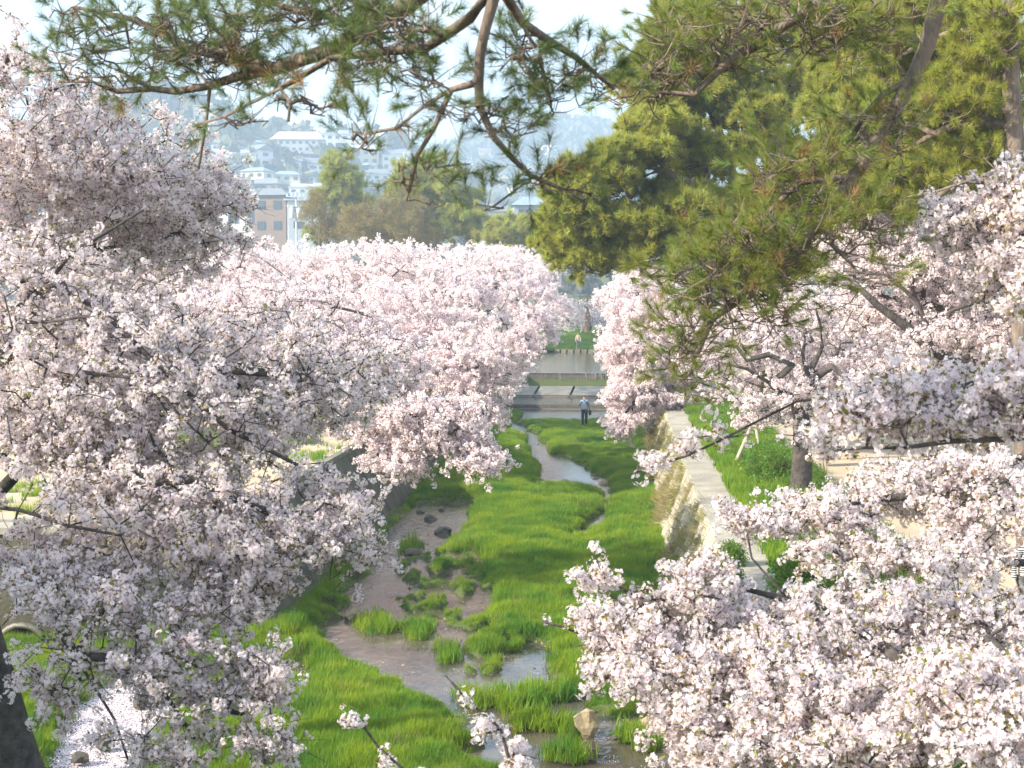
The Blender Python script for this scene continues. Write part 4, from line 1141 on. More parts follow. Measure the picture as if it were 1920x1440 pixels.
make_tree('cherry_tree', 'cherry tree with short dark trunk standing by the grass strip and curved black boughs', 'tree', CG,
    [T((4.35, 34, 2.0), [(1505, 860, 34), (1500, 790, 34), (1490, 735, 33.8)], 0.30, 0.17), L([(1500, 760, 34), (1450, 720, 33.5), (1485, 685, 33), (1440, 664, 33), (1405, 672, 33), (1384, 650, 33), (1330, 640, 33)], 0.13, 0.03),
     L([(1490, 735, 33.8), (1560, 690, 33.5), (1600, 720, 33), (1660, 760, 33)], 0.12, 0.03), L([(1495, 745, 34), (1540, 650, 34.5), (1530, 580, 34.5)], 0.1, 0.02), L([(1440, 715, 33.5), (1400, 690, 33.3), (1350, 682, 33.2)], 0.06, 0.02)],
    [puff(1390, 640, 35.4, 110, 75, 2.4, 280), puff(1530, 600, 36.4, 130, 70, 3, 327), puff(1470, 730, 34.4, 120, 45, 2.2, 234), puff(1620, 690, 35.4, 100, 60, 2.5, 202), puff(1330, 700, 34.4, 50, 50, 1.5, 70), puff(1440, 790, 34.4, 60, 30, 1, 54), puff(1570, 750, 35.4, 90, 40, 2, 101)], **RK)
make_tree('cherry_tree', 'large cherry tree at the promenade edge with thick brown bough in bright blossom', 'tree', CG,
    [T((8.2, 26.5, 1.5), [(2010, 900, 26.5), (1985, 760, 26.5), (1930, 700, 26.5)], 0.32, 0.2), L([(1930, 700, 26.5), (1850, 690, 26.3), (1745, 660, 26), (1700, 610, 26), (1645, 575, 26), (1605, 535, 26)], 0.15, 0.05),
     L([(1985, 760, 26.5), (1960, 620, 26), (1880, 560, 25.5), (1780, 585, 25.3)], 0.12, 0.03), L([(1745, 660, 26), (1720, 560, 26), (1660, 515, 26), (1580, 510, 26)], 0.06, 0.02), L([(1960, 620, 26), (1930, 500, 25), (1860, 430, 25)], 0.1, 0.02)],
    [puff(1680, 480, 28.4, 130, 75, 2.3, 335), puff(1820, 500, 26.9, 120, 80, 2.3, 335), puff(1760, 630, 27.4, 130, 70, 2.3, 234), puff(1890, 600, 26.4, 80, 100, 2, 218), puff(1600, 450, 28.9, 60, 50, 1.5, 85), puff(1850, 760, 27.4, 120, 70, 2, 187), puff(1640, 580, 28.4, 90, 60, 2, 117)], **RK)
make_tree('cherry_tree', 'cherry tree beyond the promenade walker, pale crown between darker boughs', 'tree', CG,
    [T((12.5, 48, 1.5), [(1850, 740, 48), (1840, 690, 48)], 0.28, 0.15), L([(1840, 700, 48), (1740, 640, 47)], .1, .03)],
    [puff(1620, 620, 50, 130, 80, 3, 300), puff(1780, 640, 48, 130, 80, 3, 320), puff(1450, 600, 52, 110, 80, 3, 240), puff(1900, 660, 46, 80, 80, 3, 180)], **FARK)
# near right
NK = dict(lod='near', tw=1.45, twl=(0.10, 0.30), dens=1.75, rtip=0.0058, nsub=34, tight=0.16, along=(-1, 0.1, -0.05), step=0.3, jit=0.03)
make_tree('cherry_tree', 'close cherry tree filling the lower corner with dense pale blossom and a grey forked bough', 'tree', CG,
    [T((4.6, 7.2, 1.9), [(2500, 1700, 8.2), (2050, 1640, 8.6)], 0.22, 0.14), L([(2050, 1640, 8.6), (1720, 1520, 9.1), (1590, 1442, 9.3), (1545, 1395, 9.5), (1495, 1378, 9.7), (1380, 1340, 10), (1250, 1300, 10.3)], 0.06, 0.010),
     L([(1570, 1430, 9.35), (1540, 1370, 9.4), (1548, 1300, 9.6), (1500, 1240, 10)], 0.03, 0.008), L([(1495, 1378, 9.7), (1400, 1250, 10.4), (1300, 1170, 10.8), (1200, 1130, 11)], 0.03, 0.006),
     L([(1720, 1520, 9.1), (1740, 1350, 9.6), (1700, 1250, 10.3), (1560, 1150, 11.2), (1400, 1100, 11.4)], 0.05, 0.008), L([(2050, 1640, 8.6), (1950, 1400, 9), (1900, 1250, 10), (1800, 1150, 10.8)], 0.06, 0.01),
     L([(1300, 1290, 10.2), (1220, 1260, 10.5), (1150, 1215, 10.8), (1060, 1175, 11), (1020, 1166, 11)], 0.008, 0.003, 1), L([(1260, 1180, 10.9), (1180, 1110, 11.1), (1120, 1080, 11.2), (1090, 1072, 11.2)], 0.010, 0.004),
     L([(1450, 1180, 11), (1460, 1110, 11.1), (1430, 1075, 11.2), (1405, 1045, 11.3), (1397, 1010, 11.3)], 0.005, 0.002, 1)],
    [puff(1225, 1170, 11, 120, 55, .8, 250), puff(1310, 1090, 11.2, 55, 50, .5, 90), puff(1235, 1245, 10.6, 120, 50, .8, 190), puff(1310, 1320, 10.3, 80, 55, .7, 130), puff(1420, 1195, 11, 140, 60, 1.0, 280), puff(1430, 1330, 10, 140, 80, .9, 280),
     puff(1620, 1190, 11.2, 160, 85, 1.2, 380), puff(1830, 1190, 11, 140, 90, 1.2, 330), puff(1620, 1350, 9.6, 170, 80, 1, 340), puff(1830, 1350, 9, 120, 90, 1, 270), puff(1110, 1085, 11.1, 28, 14, .2, 16), puff(1330, 1420, 10, 60, 40, .6, 110),
     puff(1020, 1166, 11, 10, 7, .05, 4), puff(1090, 1215, 10.9, 20, 10, .1, 6), puff(1210, 1395, 10.2, 20, 18, .1, 6)], **NK)
make_tree('cherry_tree', 'cherry tree behind the closest blossom, long pink sprays level across the promenade', 'tree', CG,
    [T((8.3, 14.5, 1.5), [(2700, 1100, 14.5), (2600, 1000, 14.3)], 0.25, 0.15), L([(2600, 1020, 14.3), (2200, 1030, 14), (1900, 1055, 13.6), (1760, 1045, 13.4), (1600, 1050, 13.3)], 0.07, 0.012),
     L([(2200, 1030, 14), (1950, 960, 14), (1700, 930, 14.3), (1500, 960, 14.2), (1370, 975, 14)], 0.05, 0.008), L([(2600, 1000, 14.3), (2200, 850, 14.6), (1900, 860, 14.8), (1700, 880, 15)], 0.07, 0.01)],
    [puff(1415, 978, 14, 85, 18, .6, 80), puff(1560, 962, 14.1, 95, 30, .8, 170), puff(1710, 915, 14.8, 105, 45, 1.1, 230), puff(1850, 930, 14.2, 110, 70, 1.2, 300), puff(1600, 1042, 13.3, 95, 22, .8, 120), puff(1790, 1040, 13.4, 110, 30, 1, 160), puff(1790, 870, 15, 90, 30, 1, 90)], **NK)
make_tree('cherry_tree', 'cherry tree with a bare grey bough running level, pale blossom standing above it', 'tree', CG,
    [T((5.6, 6.5, 1.9), [(3300, 900, 7), (2900, 820, 7.5)], 0.2, 0.12), L([(2900, 820, 7.5), (2300, 815, 8.1), (2050, 810, 8.4), (1920, 820, 8.5), (1790, 826, 8.5), (1700, 838, 8.5), (1620, 842, 8.5), (1540, 845, 8.5)], 0.036, 0.006, 1),
     L([(2900, 820, 7.5), (2300, 500, 9.5), (2000, 440, 10.8), (1850, 430, 11.4), (1780, 400, 11.6)], 0.05, 0.008), L([(2300, 815, 8.1), (2000, 700, 8.6), (1850, 720, 8.7), (1720, 760, 8.8)], 0.02, 0.006),
     L([(2050, 800, 8.4), (1700, 745, 9.4), (1500, 750, 10), (1420, 790, 10), (1360, 830, 10), (1290, 855, 10), (1200, 885, 10)], 0.012, 0.004, 1)],
    [puff(1515, 828, 8.5, 36, 28, .2, 22), puff(1640, 775, 8.7, 90, 38, .35, 90), puff(1780, 760, 8.7, 110, 50, .4, 150), puff(1890, 740, 8.8, 60, 70, .5, 110), puff(1840, 420, 11.5, 75, 50, .8, 170), puff(1910, 380, 11.2, 40, 60, .8, 110), puff(1900, 520, 11, 50, 80, .8, 120),
     puff(1350, 812, 10, 40, 10, .15, 9), puff(1225, 868, 10, 30, 8, .1, 6), puff(1300, 845, 10, 30, 8, .1, 5)], **NK)
make_tree('cherry_tree', 'small young cherry shoots rising from below the bridge at the bottom edge', 'tree', CG,
    [T((-0.6, 8.3, -0.3), [(1010, 1640, 8.8), (1000, 1500, 9)], 0.05, 0.02), L([(1000, 1500, 9), (960, 1430, 9), (930, 1370, 9), (880, 1320, 9), (850, 1280, 9)], 0.008, 0.003), L([(1000, 1500, 9), (850, 1490, 9), (760, 1440, 9), (710, 1400, 9), (668, 1350, 9)], 0.008, 0.003)],
    [puff(960, 1420, 9, 45, 22, .25, 14), puff(840, 1272, 9, 12, 10, .08, 5), puff(664, 1348, 9, 11, 11, .08, 4), puff(905, 1385, 9, 12, 10, .1, 5)], **dict(NK, tw=1.2, twl=(.04, .12)))

# ------------------------------------------------------------------ pines
PK = dict(kind='pine', lod='near', tw=0.56, twl=(0.07, 0.20), dens=1, rtip=0.0042, rpow=0.45, nsub=30, tight=0.2, step=0.22, jit=0.025, sclr=(0.75, 1.15), up=0.25, bow=0.14)
make_tree('pine_tree', 'near pine whose dark boughs hang down across the top of the view', 'tree', 'pines along the stream banks',
    [([np.array([4.2, 2.5, 1.6]), np.array([4.0, 2.6, 6.0]), np.array([3.4, 3.4, 9.6]), np.array([1.5, 5.2, 10.0]), pix(935, -230, 7.0), pix(928, -20, 7.0)], 0.24, 0.026),
     L([(928, -20, 7), (905, 60, 7), (893, 100, 7), (888, 150, 7), (895, 200, 7), (925, 245, 7), (960, 290, 7.1), (1000, 325, 7.2), (1060, 355, 7.3)], 0.0237, 0.0059),
     L([(925, 0, 7), (985, 45, 7.2), (1030, 75, 7.4), (1080, 105, 7.6), (1110, 135, 7.7), (1150, 165, 7.8)], 0.0163, 0.0051),
     L([(925, 0, 7), (880, 30, 7), (840, 60, 7.1), (800, 90, 7.2)], 0.0148, 0.0085),
     L([(935, -150, 7), (800, -20, 7.3), (690, 55, 7.6), (570, 108, 7.9), (450, 148, 8.2), (330, 166, 8.5), (220, 168, 8.8), (110, 150, 9)], 0.0296, 0.0076),
     L([(800, 90, 7.2), (720, 100, 7.3), (620, 110, 7.4), (520, 170, 7.5), (430, 212, 7.6), (370, 235, 7.7)], 0.0133, 0.0043),
     L([(888, 135, 7), (850, 165, 7), (790, 205, 7), (740, 245, 7), (690, 265, 7)], 0.0089, 0.0043), L([(840, 175, 7), (815, 240, 7), (785, 290, 7), (770, 360, 7)], 0.0059, 0.0034),
     L([(500, 130, 8), (350, 80, 8.2), (230, 28, 8.4), (140, 20, 8.5)], 0.0133, 0.0051), L([(690, 50, 7.6), (560, 20, 7.8), (420, -20, 8)], 0.0133, 0.0051),
     L([(380, 165, 8.4), (376, 230, 8.3), (370, 320, 8.2)], 0.0067, 0.0043), L([(560, 150, 7.4), (545, 190, 7.3), (550, 220, 7.3)], 0.0052, 0.0034), L([(1075, 105, 7.6), (1010, 60, 7.5), (1020, 130, 7.6), (1035, 190, 7.6)], 0.0059, 0.0034)],
    [puff(260, 60, 8.4, 150, 45, .6, 120), puff(200, 140, 8.8, 120, 36, .6, 120), puff(430, 70, 8, 140, 60, .6, 210), puff(400, 130, 8.2, 140, 35, .5, 130), puff(640, 30, 7.5, 130, 45, .5, 190), puff(760, 70, 7.2, 90, 50, .5, 120),
     puff(680, 130, 7.3, 90, 40, .4, 80), puff(560, 200, 7.3, 60, 30, .3, 36), puff(470, 235, 7.5, 50, 22, .2, 22), puff(690, 262, 7, 50, 22, .25, 30), puff(760, 330, 7, 34, 45, .2, 30), puff(990, 100, 7.4, 60, 50, .4, 70),
     puff(1090, 150, 7.7, 60, 45, .4, 60), puff(1020, 180, 7.5, 60, 40, .3, 30), puff(950, 230, 7.1, 60, 36, .3, 60), puff(880, 215, 7, 60, 26, .3, 30), puff(1020, 320, 7.2, 60, 36, .3, 44), puff(1080, 370, 7.3, 34, 30, .2, 22), puff(840, 320, 7, 50, 40, .3, 20), puff(376, 300, 8.2, 20, 26, .1, 10), puff(900, 390, 7.1, 80, 20, .2, 14), puff(800, 150, 7.1, 60, 30, .3, 30)], dryness=0.05, **PK)
make_tree('pine_tree', 'pine with a thick bough slanting down, its needles hanging over the footpath', 'tree', 'pines along the stream banks',
    [([np.array([8.2, 5.5, 1.5]), np.array([8.0, 5.8, 7.0]), np.array([7.2, 7.0, 10.0]), np.array([5.5, 9.0, 10.6]), pix(1780, -150, 11.2)], 0.28, 0.10),
     L([(1780, -150, 11.2), (1762, 0, 11.3), (1740, 80, 11.4), (1715, 150, 11.4), (1680, 200, 11.4), (1640, 270, 11.4), (1600, 330, 11.3), (1550, 400, 11.2), (1490, 470, 11), (1420, 540, 10.9), (1340, 600, 10.8), (1300, 660, 10.7)], 0.075, 0.014),
     L([(1700, 160, 11.4), (1650, 175, 11.4), (1620, 220, 11.5), (1580, 290, 11.5), (1530, 330, 11.5)], 0.035, 0.010), L([(1780, -150, 11.2), (1600, -40, 11), (1450, 60, 11), (1370, 110, 11), (1300, 180, 11), (1200, 170, 11)], 0.05, 0.008),
     L([(1560, 390, 11.2), (1560, 460, 11), (1600, 500, 10.9)], 0.02, 0.006), L([(1600, 330, 11.3), (1500, 340, 11.2), (1420, 420, 11)], 0.02, 0.006)],
    [puff(1360, 520, 10.9, 130, 60, .8, 330), puff(1460, 460, 11, 110, 60, .8, 230), puff(1290, 640, 10.7, 45, 70, .5, 140), puff(1290, 720, 10.7, 34, 30, .3, 40), puff(1400, 590, 10.8, 80, 50, .5, 90), puff(1500, 350, 11.3, 110, 70, .8, 200), puff(1620, 260, 11.8, 110, 70, .8, 150),
     puff(1600, 430, 11, 90, 50, .6, 110), puff(1330, 80, 11, 120, 70, .8, 260), puff(1480, 50, 11, 120, 55, .8, 210), puff(1240, 150, 11.2, 70, 45, .5, 110), puff(1180, 180, 11.3, 40, 25, .3, 34), puff(1600, 60, 11, 100, 50, .6, 120), puff(1640, 540, 10.8, 60, 30, .4, 30)],
    dryness=0.06, **dict(PK, lod='close', tw=0.72, step=0.3, twl=(.12, .34), nsub=44, tight=.14))
MK = dict(kind='pine', lod='mid', tw=1.9, twl=(0.15, 0.40), dens=2, rtip=0.008, nsub=40, tight=0.13, step=0.5, sclr=(0.9, 1.4), up=0.5)
make_tree('pine_tree', 'tall pine with a straight grey vertical trunk near the upper edge of the view', 'tree', 'pines along the stream banks',
    [T((7.0, 24.5, 1.5), [(1905, 340, 24.5), (1898, 200, 24.5), (1893, 60, 24.5), (1890, -120, 24.5)], 0.21, 0.13), L([(1900, 250, 24.5), (1800, 230, 25), (1700, 280, 26)], .05, .012), L([(1893, 60, 24.5), (1780, 60, 25), (1680, 110, 26)], .05, .012), L([(1900, 300, 24.5), (1820, 340, 24), (1700, 370, 25)], .05, .012)],
    [puff(1780, 220, 26, 130, 60, 2, 380), puff(1840, 100, 25.5, 90, 70, 2, 300), puff(1700, 100, 27, 110, 70, 2, 300), puff(1650, 240, 28, 90, 70, 2, 260), puff(1780, 350, 26, 120, 40, 1.6, 260), puff(1650, 360, 28, 100, 50, 1.6, 220), puff(1900, 420, 25, 60, 50, 1.6, 120), puff(1860, 300, 25.5, 70, 50, 1.6, 160), puff(1740, 20, 26, 150, 40, 2, 180)], **MK)
FK = dict(kind='pine', lod='far', tw=1.7, twl=(0.25, 0.6), dens=2, rtip=0.010, nsub=42, tight=0.085, step=0.8, sclr=(0.7, 1.15), up=0.6)
make_tree('pine_tree', 'spreading pine with a heavy bough arching over towards the hazy mountain', 'tree', 'pines along the stream banks',
    [T((6.5, 45, 2.0), [(1500, 650, 45), (1440, 540, 45), (1400, 480, 45), (1370, 430, 45), (1320, 372, 44.6), (1285, 340, 44.3), (1240, 318, 44), (1200, 335, 44), (1180, 370, 44)], 0.30, 0.07),
     L([(1285, 340, 44.3), (1215, 310, 44), (1170, 335, 43.8)], .08, .02), L([(1330, 380, 44.6), (1240, 400, 44), (1140, 430, 44)], .08, .02), L([(1400, 480, 45), (1300, 480, 44.5), (1180, 500, 45)], .09, .02)],
    [puff(1190, 300, 44, 90, 22, 2, 300), puff(1120, 350, 44, 80, 32, 2, 300), puff(1090, 420, 45, 62, 50, 2.4, 300), puff(1190, 430, 44.5, 80, 32, 2.4, 300), puff(1290, 400, 44.5, 60, 34, 2, 200), puff(1130, 490, 46, 80, 34, 2.5, 260), puff(1270, 470, 45, 90, 38, 2.5, 300), puff(1370, 500, 45, 60, 50, 2, 160), puff(1240, 250, 45, 60, 28, 2, 200), puff(1050, 465, 46, 40, 24, 1.6, 110), puff(1060, 390, 45, 40, 22, 1.6, 100), puff(1340, 300, 46, 60, 36, 2, 160), puff(1380, 400, 46, 50, 40, 2, 140), puff(1240, 370, 45.5, 34, 14, 1, 40)], **FK)
make_tree('pine_tree', 'pine with a reddish curved trunk leaning outward above the arching bough', 'tree', 'pines along the stream banks',
    [T((7.5, 49, 1.8), [(1500, 650, 48), (1420, 500, 48), (1398, 420, 48), (1370, 320, 48), (1345, 235, 48), (1320, 170, 48)], 0.26, 0.10), L([(1370, 320, 48), (1300, 290, 48)], .06, .02), L([(1345, 235, 48), (1400, 180, 48)], .06, .02)],
    [puff(1290, 200, 48, 90, 36, 3, 320), puff(1370, 150, 48, 80, 40, 3, 300), puff(1250, 270, 48, 60, 30, 2, 150), puff(1310, 330, 48, 50, 30, 2, 120), puff(1290, 120, 48, 100, 40, 3, 300), puff(1300, 50, 48, 80, 40, 3, 240), puff(1210, 160, 48, 60, 30, 2.5, 150), puff(1420, 230, 47, 60, 34, 2, 160), puff(1230, 215, 48, 60, 30, 2.5, 160)], **FK)
make_tree('pine_tree', 'pine with a thin pale upright trunk between the curved one and the slanting bough', 'tree', 'pines along the stream banks',
    [T((5.2, 54, 2.0), [(1430, 560, 54), (1415, 420, 54), (1403, 250, 54), (1398, 120, 54)], 0.22, 0.12), L([(1405, 280, 54), (1480, 230, 54)], .06, .02), L([(1410, 350, 54), (1480, 370, 54)], .06, .02)],
    [puff(1480, 180, 54, 80, 50, 3, 300), puff(1440, 70, 54, 110, 50, 3, 300), puff(1500, 320, 54, 70, 50, 3, 240), puff(1450, 420, 54, 60, 40, 3, 160), puff(1560, 130, 54, 70, 70, 3, 220), puff(1440, 270, 54, 50, 40, 3, 110), puff(1380, 60, 54, 80, 50, 3, 160), puff(1520, 30, 54, 90, 50, 3, 200)], **FK)
make_tree('pine_tree', 'full pine crown filling the gap between the tall grey trunk and the slender pale one', 'tree', 'pines along the stream banks',
    [T((10.5, 40, 1.5), [(1750, 500, 40), (1700, 300, 40), (1680, 100, 40)], 0.26, 0.12), L([(1700, 300, 40), (1600, 280, 40)], .07, .02), L([(1710, 380, 40), (1600, 400, 40)], .07, .02)],
    [puff(1600, 200, 40, 90, 60, 3, 260), puff(1580, 340, 40, 90, 60, 3, 300), puff(1560, 450, 41, 80, 50, 3, 220), puff(1700, 450, 40, 90, 50, 3, 220), puff(1620, 80, 40, 100, 60, 3, 220), puff(1750, 300, 40, 90, 70, 3, 220), puff(1480, 500, 42, 70, 40, 3, 150), puff(1850, 200, 41, 90, 80, 3, 200)], **FK)
# pines beyond the row
DK = dict(FK, sclr=(2.0, 3.2), tw=1.8, twl=(.5, 1.3), step=1.5, rtip=0.016, dens=2, nsub=40, tight=0.12)
make_tree('pine_tree', 'distant rounded pine standing above the blossom in the middle of the view', 'tree', 'pines beyond the cherry rows',
    [T((-18, 138, 3), [(820, 470, 138), (815, 380, 138), (800, 330, 138)], 0.35, 0.12)],
    [puff(800, 335, 138, 60, 28, 4, 110), puff(780, 375, 138, 50, 28, 4, 90), puff(850, 385, 138, 50, 28, 4, 90), puff(870, 430, 136, 50, 34, 4, 110), puff(830, 440, 138, 55, 24, 4, 80), puff(740, 360, 138, 25, 18, 2, 20)], **DK)
make_tree('pine_tree', 'low dark pine right of the rounded one, just above the blossom', 'tree', 'pines beyond the cherry rows',
    [T((-9, 132, 3), [(985, 490, 132), (980, 440, 132)], 0.3, 0.12)], [puff(985, 440, 132, 55, 20, 4, 90), puff(950, 460, 132, 45, 16, 4, 60), puff(1020, 470, 132, 35, 22, 4, 60)], **DK)
make_tree('pine_tree', 'small conical dark green pine in front of the hillside houses', 'tree', 'pines beyond the cherry rows',
    [T((-29, 150, 3), [(645, 420, 150), (642, 340, 150), (640, 300, 150)], 0.3, 0.08)], [puff(640, 318, 150, 22, 20, 2.5, 40), puff(645, 350, 150, 36, 20, 3, 70), puff(650, 388, 150, 46, 20, 3, 80), puff(610, 375, 150, 24, 12, 2, 20), puff(600, 445, 150, 30, 12, 2, 24)], **DK)
BK = dict(kind='bud', lod='mid', tw=2.2, twl=(0.5, 1.3), dens=2.6, rtip=0.016, step=1.2, nsub=16, sclr=(0.8, 1.6), up=1.2)
BG = 'bare trees coming into leaf beyond the blossom'
make_tree('bare_tree', 'large rounded tree with yellow brown spring buds behind the flat blossom tops', 'tree', BG, [T((-22, 128, 3), [(700, 470, 128), (700, 440, 128)], 0.35, 0.2)], [puff(690, 430, 128, 62, 50, 4, 300), puff(740, 440, 128, 50, 40, 4, 220)], **BK)
make_tree('bare_tree', 'ochre budding tree wedged between two pines beyond the blossom', 'tree', BG, [T((-18.5, 133, 3), [(765, 470, 133), (765, 430, 133)], 0.3, 0.15)], [puff(765, 400, 133, 45, 45, 4, 200), puff(790, 450, 133, 40, 30, 4, 120)], **BK)
make_tree('bare_tree', 'reddish budding tree beside the white utility pole', 'tree', BG, [T((-27, 134, 3), [(600, 470, 134), (600, 430, 134)], 0.28, 0.15)], [puff(600, 400, 134, 34, 34, 3, 120), puff(625, 430, 134, 30, 30, 3, 90)], **BK)
# broadleaf trees out of frame on the left, whose shade falls over the nearest blossom and the pools
WK = dict(kind='broad', lod='far', tw=1.4, twl=(0.5, 1.2), dens=2.2, rtip=0.02, step=1.0, nsub=16, sclr=(0.8, 1.5), up=0.8)
for (x, y, h, lab) in [(-19, 7.5, 13.5, 'dense evergreen tree on the open bank whose shade falls on the cherry trunk'), (-18, 0.5, 12.5, 'evergreen tree nearest the bridge on the shaded bank'),
                      (-16, -7, 12, 'evergreen tree behind the bridge end')]:
    make_tree('evergreen_tree', lab, 'tree', 'evergreens along the shaded bank', [([np.array([x, y, 1.7]), np.array([x, y, 5.0]), np.array([x + .4, y, h - 3])], 0.35, 0.15)],
              [(np.array([x, y, h - 3.8]), (3.4, 3.6, 3.4), 380), (np.array([x + 1, y + 1, h - 6.8]), (3.2, 3.4, 2.2), 200)], **WK)
# ------------------------------------------------------------------ hillside: woods and houses
def hill_hit(u, v):
    Ys = np.arange(330, 1500, 3.0)
    for Y in Ys:
        p = pix(u, v, Y)
        if hillz(np.array([p[0]]), np.array([Y]))[0] >= p[2]: return p
    return None
n = 9000
X = rng.uniform(-600, 290, n); Y = 300 + rng.rand(n) ** 0.8 * 1150
Z = hillz(X, Y)
den = smoothstep(0.30, 0.52, fnoise(X, Y, 70, 3)) * 0.8 + 0.2
den = np.where(Z > 95, 1, den); k = rng.rand(n) < den
X, Y, Z = X[k], Y[k], Z[k]
g, nv = G['hill']
o = scatter('hillside_woods', g, nv, np.stack([X, Y, Z + 2.5], 1), rand_rot(len(X)), rng.uniform(0.7, 1.9, len(X)) * (0.7 + Y / 1400)); tag(o, 'hazy woods covering the hillside and the mountain behind the town', 'woods')

WALLC = {'white': (0.78, 0.77, 0.73), 'cream': (0.66, 0.58, 0.42), 'grey': (0.36, 0.38, 0.40), 'tan': (0.50, 0.36, 0.26), 'brown': (0.22, 0.15, 0.11)}
ROOFC = {'grey': (0.20, 0.22, 0.25), 'red brown': (0.28, 0.12, 0.08), 'blue grey': (0.26, 0.34, 0.42), 'pale': (0.55, 0.58, 0.58), 'dark': (0.07, 0.07, 0.08)}
for k_, c in WALLC.items(): M['w_' + k_] = mat('house_wall_' + k_, c, 0.9, tuple(x * 0.85 for x in c), 0.5)
for k_, c in ROOFC.items(): M['r_' + k_] = mat('house_roof_' + k_.replace(' ', '_'), c, 0.7, tuple(x * 0.75 for x in c), 0.9)
M['window'] = mat('house_window_glass', (0.03, 0.04, 0.05), 0.15, spec=0.6)
def house(w, d, h, rtype, wc, rc, label, group, cat='house', storeys=2, name='house'):
    r = empty(name, (0, 0, 0), label, cat, group)
    a = Acc(); a.box((0, 0, h / 2 - 2), (w, d, h + 4)); link('wall', a.mesh('wall'), [M['w_' + wc]], r)
    rh = {'gable': w * 0.22, 'hip': w * 0.17, 'flat': 0.5}[rtype]
    e = 0.6
    if rtype == 'flat':
        a = Acc(); a.box((0, 0, h + 0.2), (w + .5, d + .5, 0.4)); a.box((w * .2, 0, h + 1.1), (w * .25, d * .4, 1.5))
    else:
        ins = 0 if rtype == 'gable' else d * 0.35
        v = [(-w / 2 - e, -d / 2 - e, h), (w / 2 + e, -d / 2 - e, h), (w / 2 + e, d / 2 + e, h), (-w / 2 - e, d / 2 + e, h), (-w / 2 - e + ins, 0, h + rh), (w / 2 + e - ins, 0, h + rh)]
        a = Acc(); a.add(v, q=[[0, 1, 5, 4], [2, 3, 4, 5], [0, 3, 2, 1]], t=[[1, 2, 5], [3, 0, 4]])
    link('roof', a.mesh('roof'), [M['r_' + rc]], r)
    nw = max(2, int(w / 3.0))
    for s in range(storeys):
        for i in range(nw):
            x = -w / 2 + (i + 0.5) * w / nw; z = (s + 0.5) * h / storeys
            a = Acc(); a.box((x, -d / 2 - 0.03, z + .1), (w / nw * 0.5, 0.12, h / storeys * 0.42)); link('window', a.mesh('window'), [M['window']], r)
    for s in range(storeys):
        a = Acc(); a.box((w / 2 + .03, 0, (s + .5) * h / storeys + .1), (0.12, d * 0.35, h / storeys * 0.42)); link('window', a.mesh('window'), [M['window']], r)
    return r
def copy_tree(o):
    c = o.copy(); col.objects.link(c)
    for ch in list(o.children):
        k = ch.copy(); k.parent = c; col.objects.link(k)
    return c
protos = []
for w, d, h, rt, wc, rc in [(11, 8, 6.2, 'gable', 'white', 'grey'), (10, 8, 6, 'hip', 'cream', 'blue grey'), (9, 8, 6, 'gable', 'tan', 'red brown'), (15, 10, 8.5, 'flat', 'white', 'pale'), (12, 8, 6, 'hip', 'grey', 'dark'), (10, 7, 6.2, 'gable', 'cream', 'pale'), (13, 9, 6, 'hip', 'brown', 'grey')]:
    protos.append([house(w, d, h, rt, wc, rc, f'{wc} {"flat topped block" if rt == "flat" else "house"} with {rc} {rt if rt != "flat" else ""} roof on the hazy hillside'.replace('  ', ' '), f'{wc} houses with {rc} {rt} roofs on the hillside', 'house', 3 if rt == 'flat' else 2), True])
spots = []
r_ = np.random.RandomState(12)
for u0, u1, v0, v1, n_ in [(400, 700, 285, 345, 34), (380, 590, 345, 415, 34), (700, 760, 300, 360, 6), (860, 1110, 292, 345, 30), (940, 1060, 345, 400, 10), (1180, 1330, 320, 370, 8)]:
    tries = 0; m = 0
    while m < n_ and tries < n_ * 12:
        tries += 1
        u, v = r_.uniform(u0, u1), r_.uniform(v0, v1)
        p = hill_hit(u, v)
        if p is None: continue
        if any(math.hypot(p[0] - q[0], p[1] - q[1]) < 13 for q in spots): continue
        spots.append(p); m += 1
for i, p in enumerate(spots):
    pr = protos[int(r_.choice(7, p=[.24, .16, .12, .14, .12, .14, .08]))]
    o = pr[0] if pr[1] else copy_tree(pr[0]); pr[1] = False
    z = hillz(np.array([p[0]]), np.array([p[1]]))[0]
    o.location = (p[0], p[1], z); o.rotation_euler.z = r_.uniform(-.7, .7); s = r_.uniform(0.8, 1.25); o.scale = (s, s, s)
for pr in protos:
    if pr[1]:
        for c in list(pr[0].children): bpy.data.objects.remove(c)
        bpy.data.objects.remove(pr[0])
def place_on_hill(o, u, v, rz=0.0, s=1.0):
    p = hill_hit(u, v); z = hillz(np.array([p[0]]), np.array([p[1]]))[0]
    o.location = (p[0], p[1], z); o.rotation_euler.z = rz; o.scale = (s, s, s)
place_on_hill(house(10, 9, 14, 'flat', 'cream', 'pale', 'cream tower block on the hill crest beside the arched roofs', None, 'apartment block', 4, 'apartment_block'), 386, 262, 0.2, 1.0)
place_on_hill(house(24, 10, 9, 'hip', 'grey', 'pale', 'long pale hotel-like building halfway up the hill with rows of windows', None, 'building', 3, 'building'), 560, 300, 0.1, 1.0)
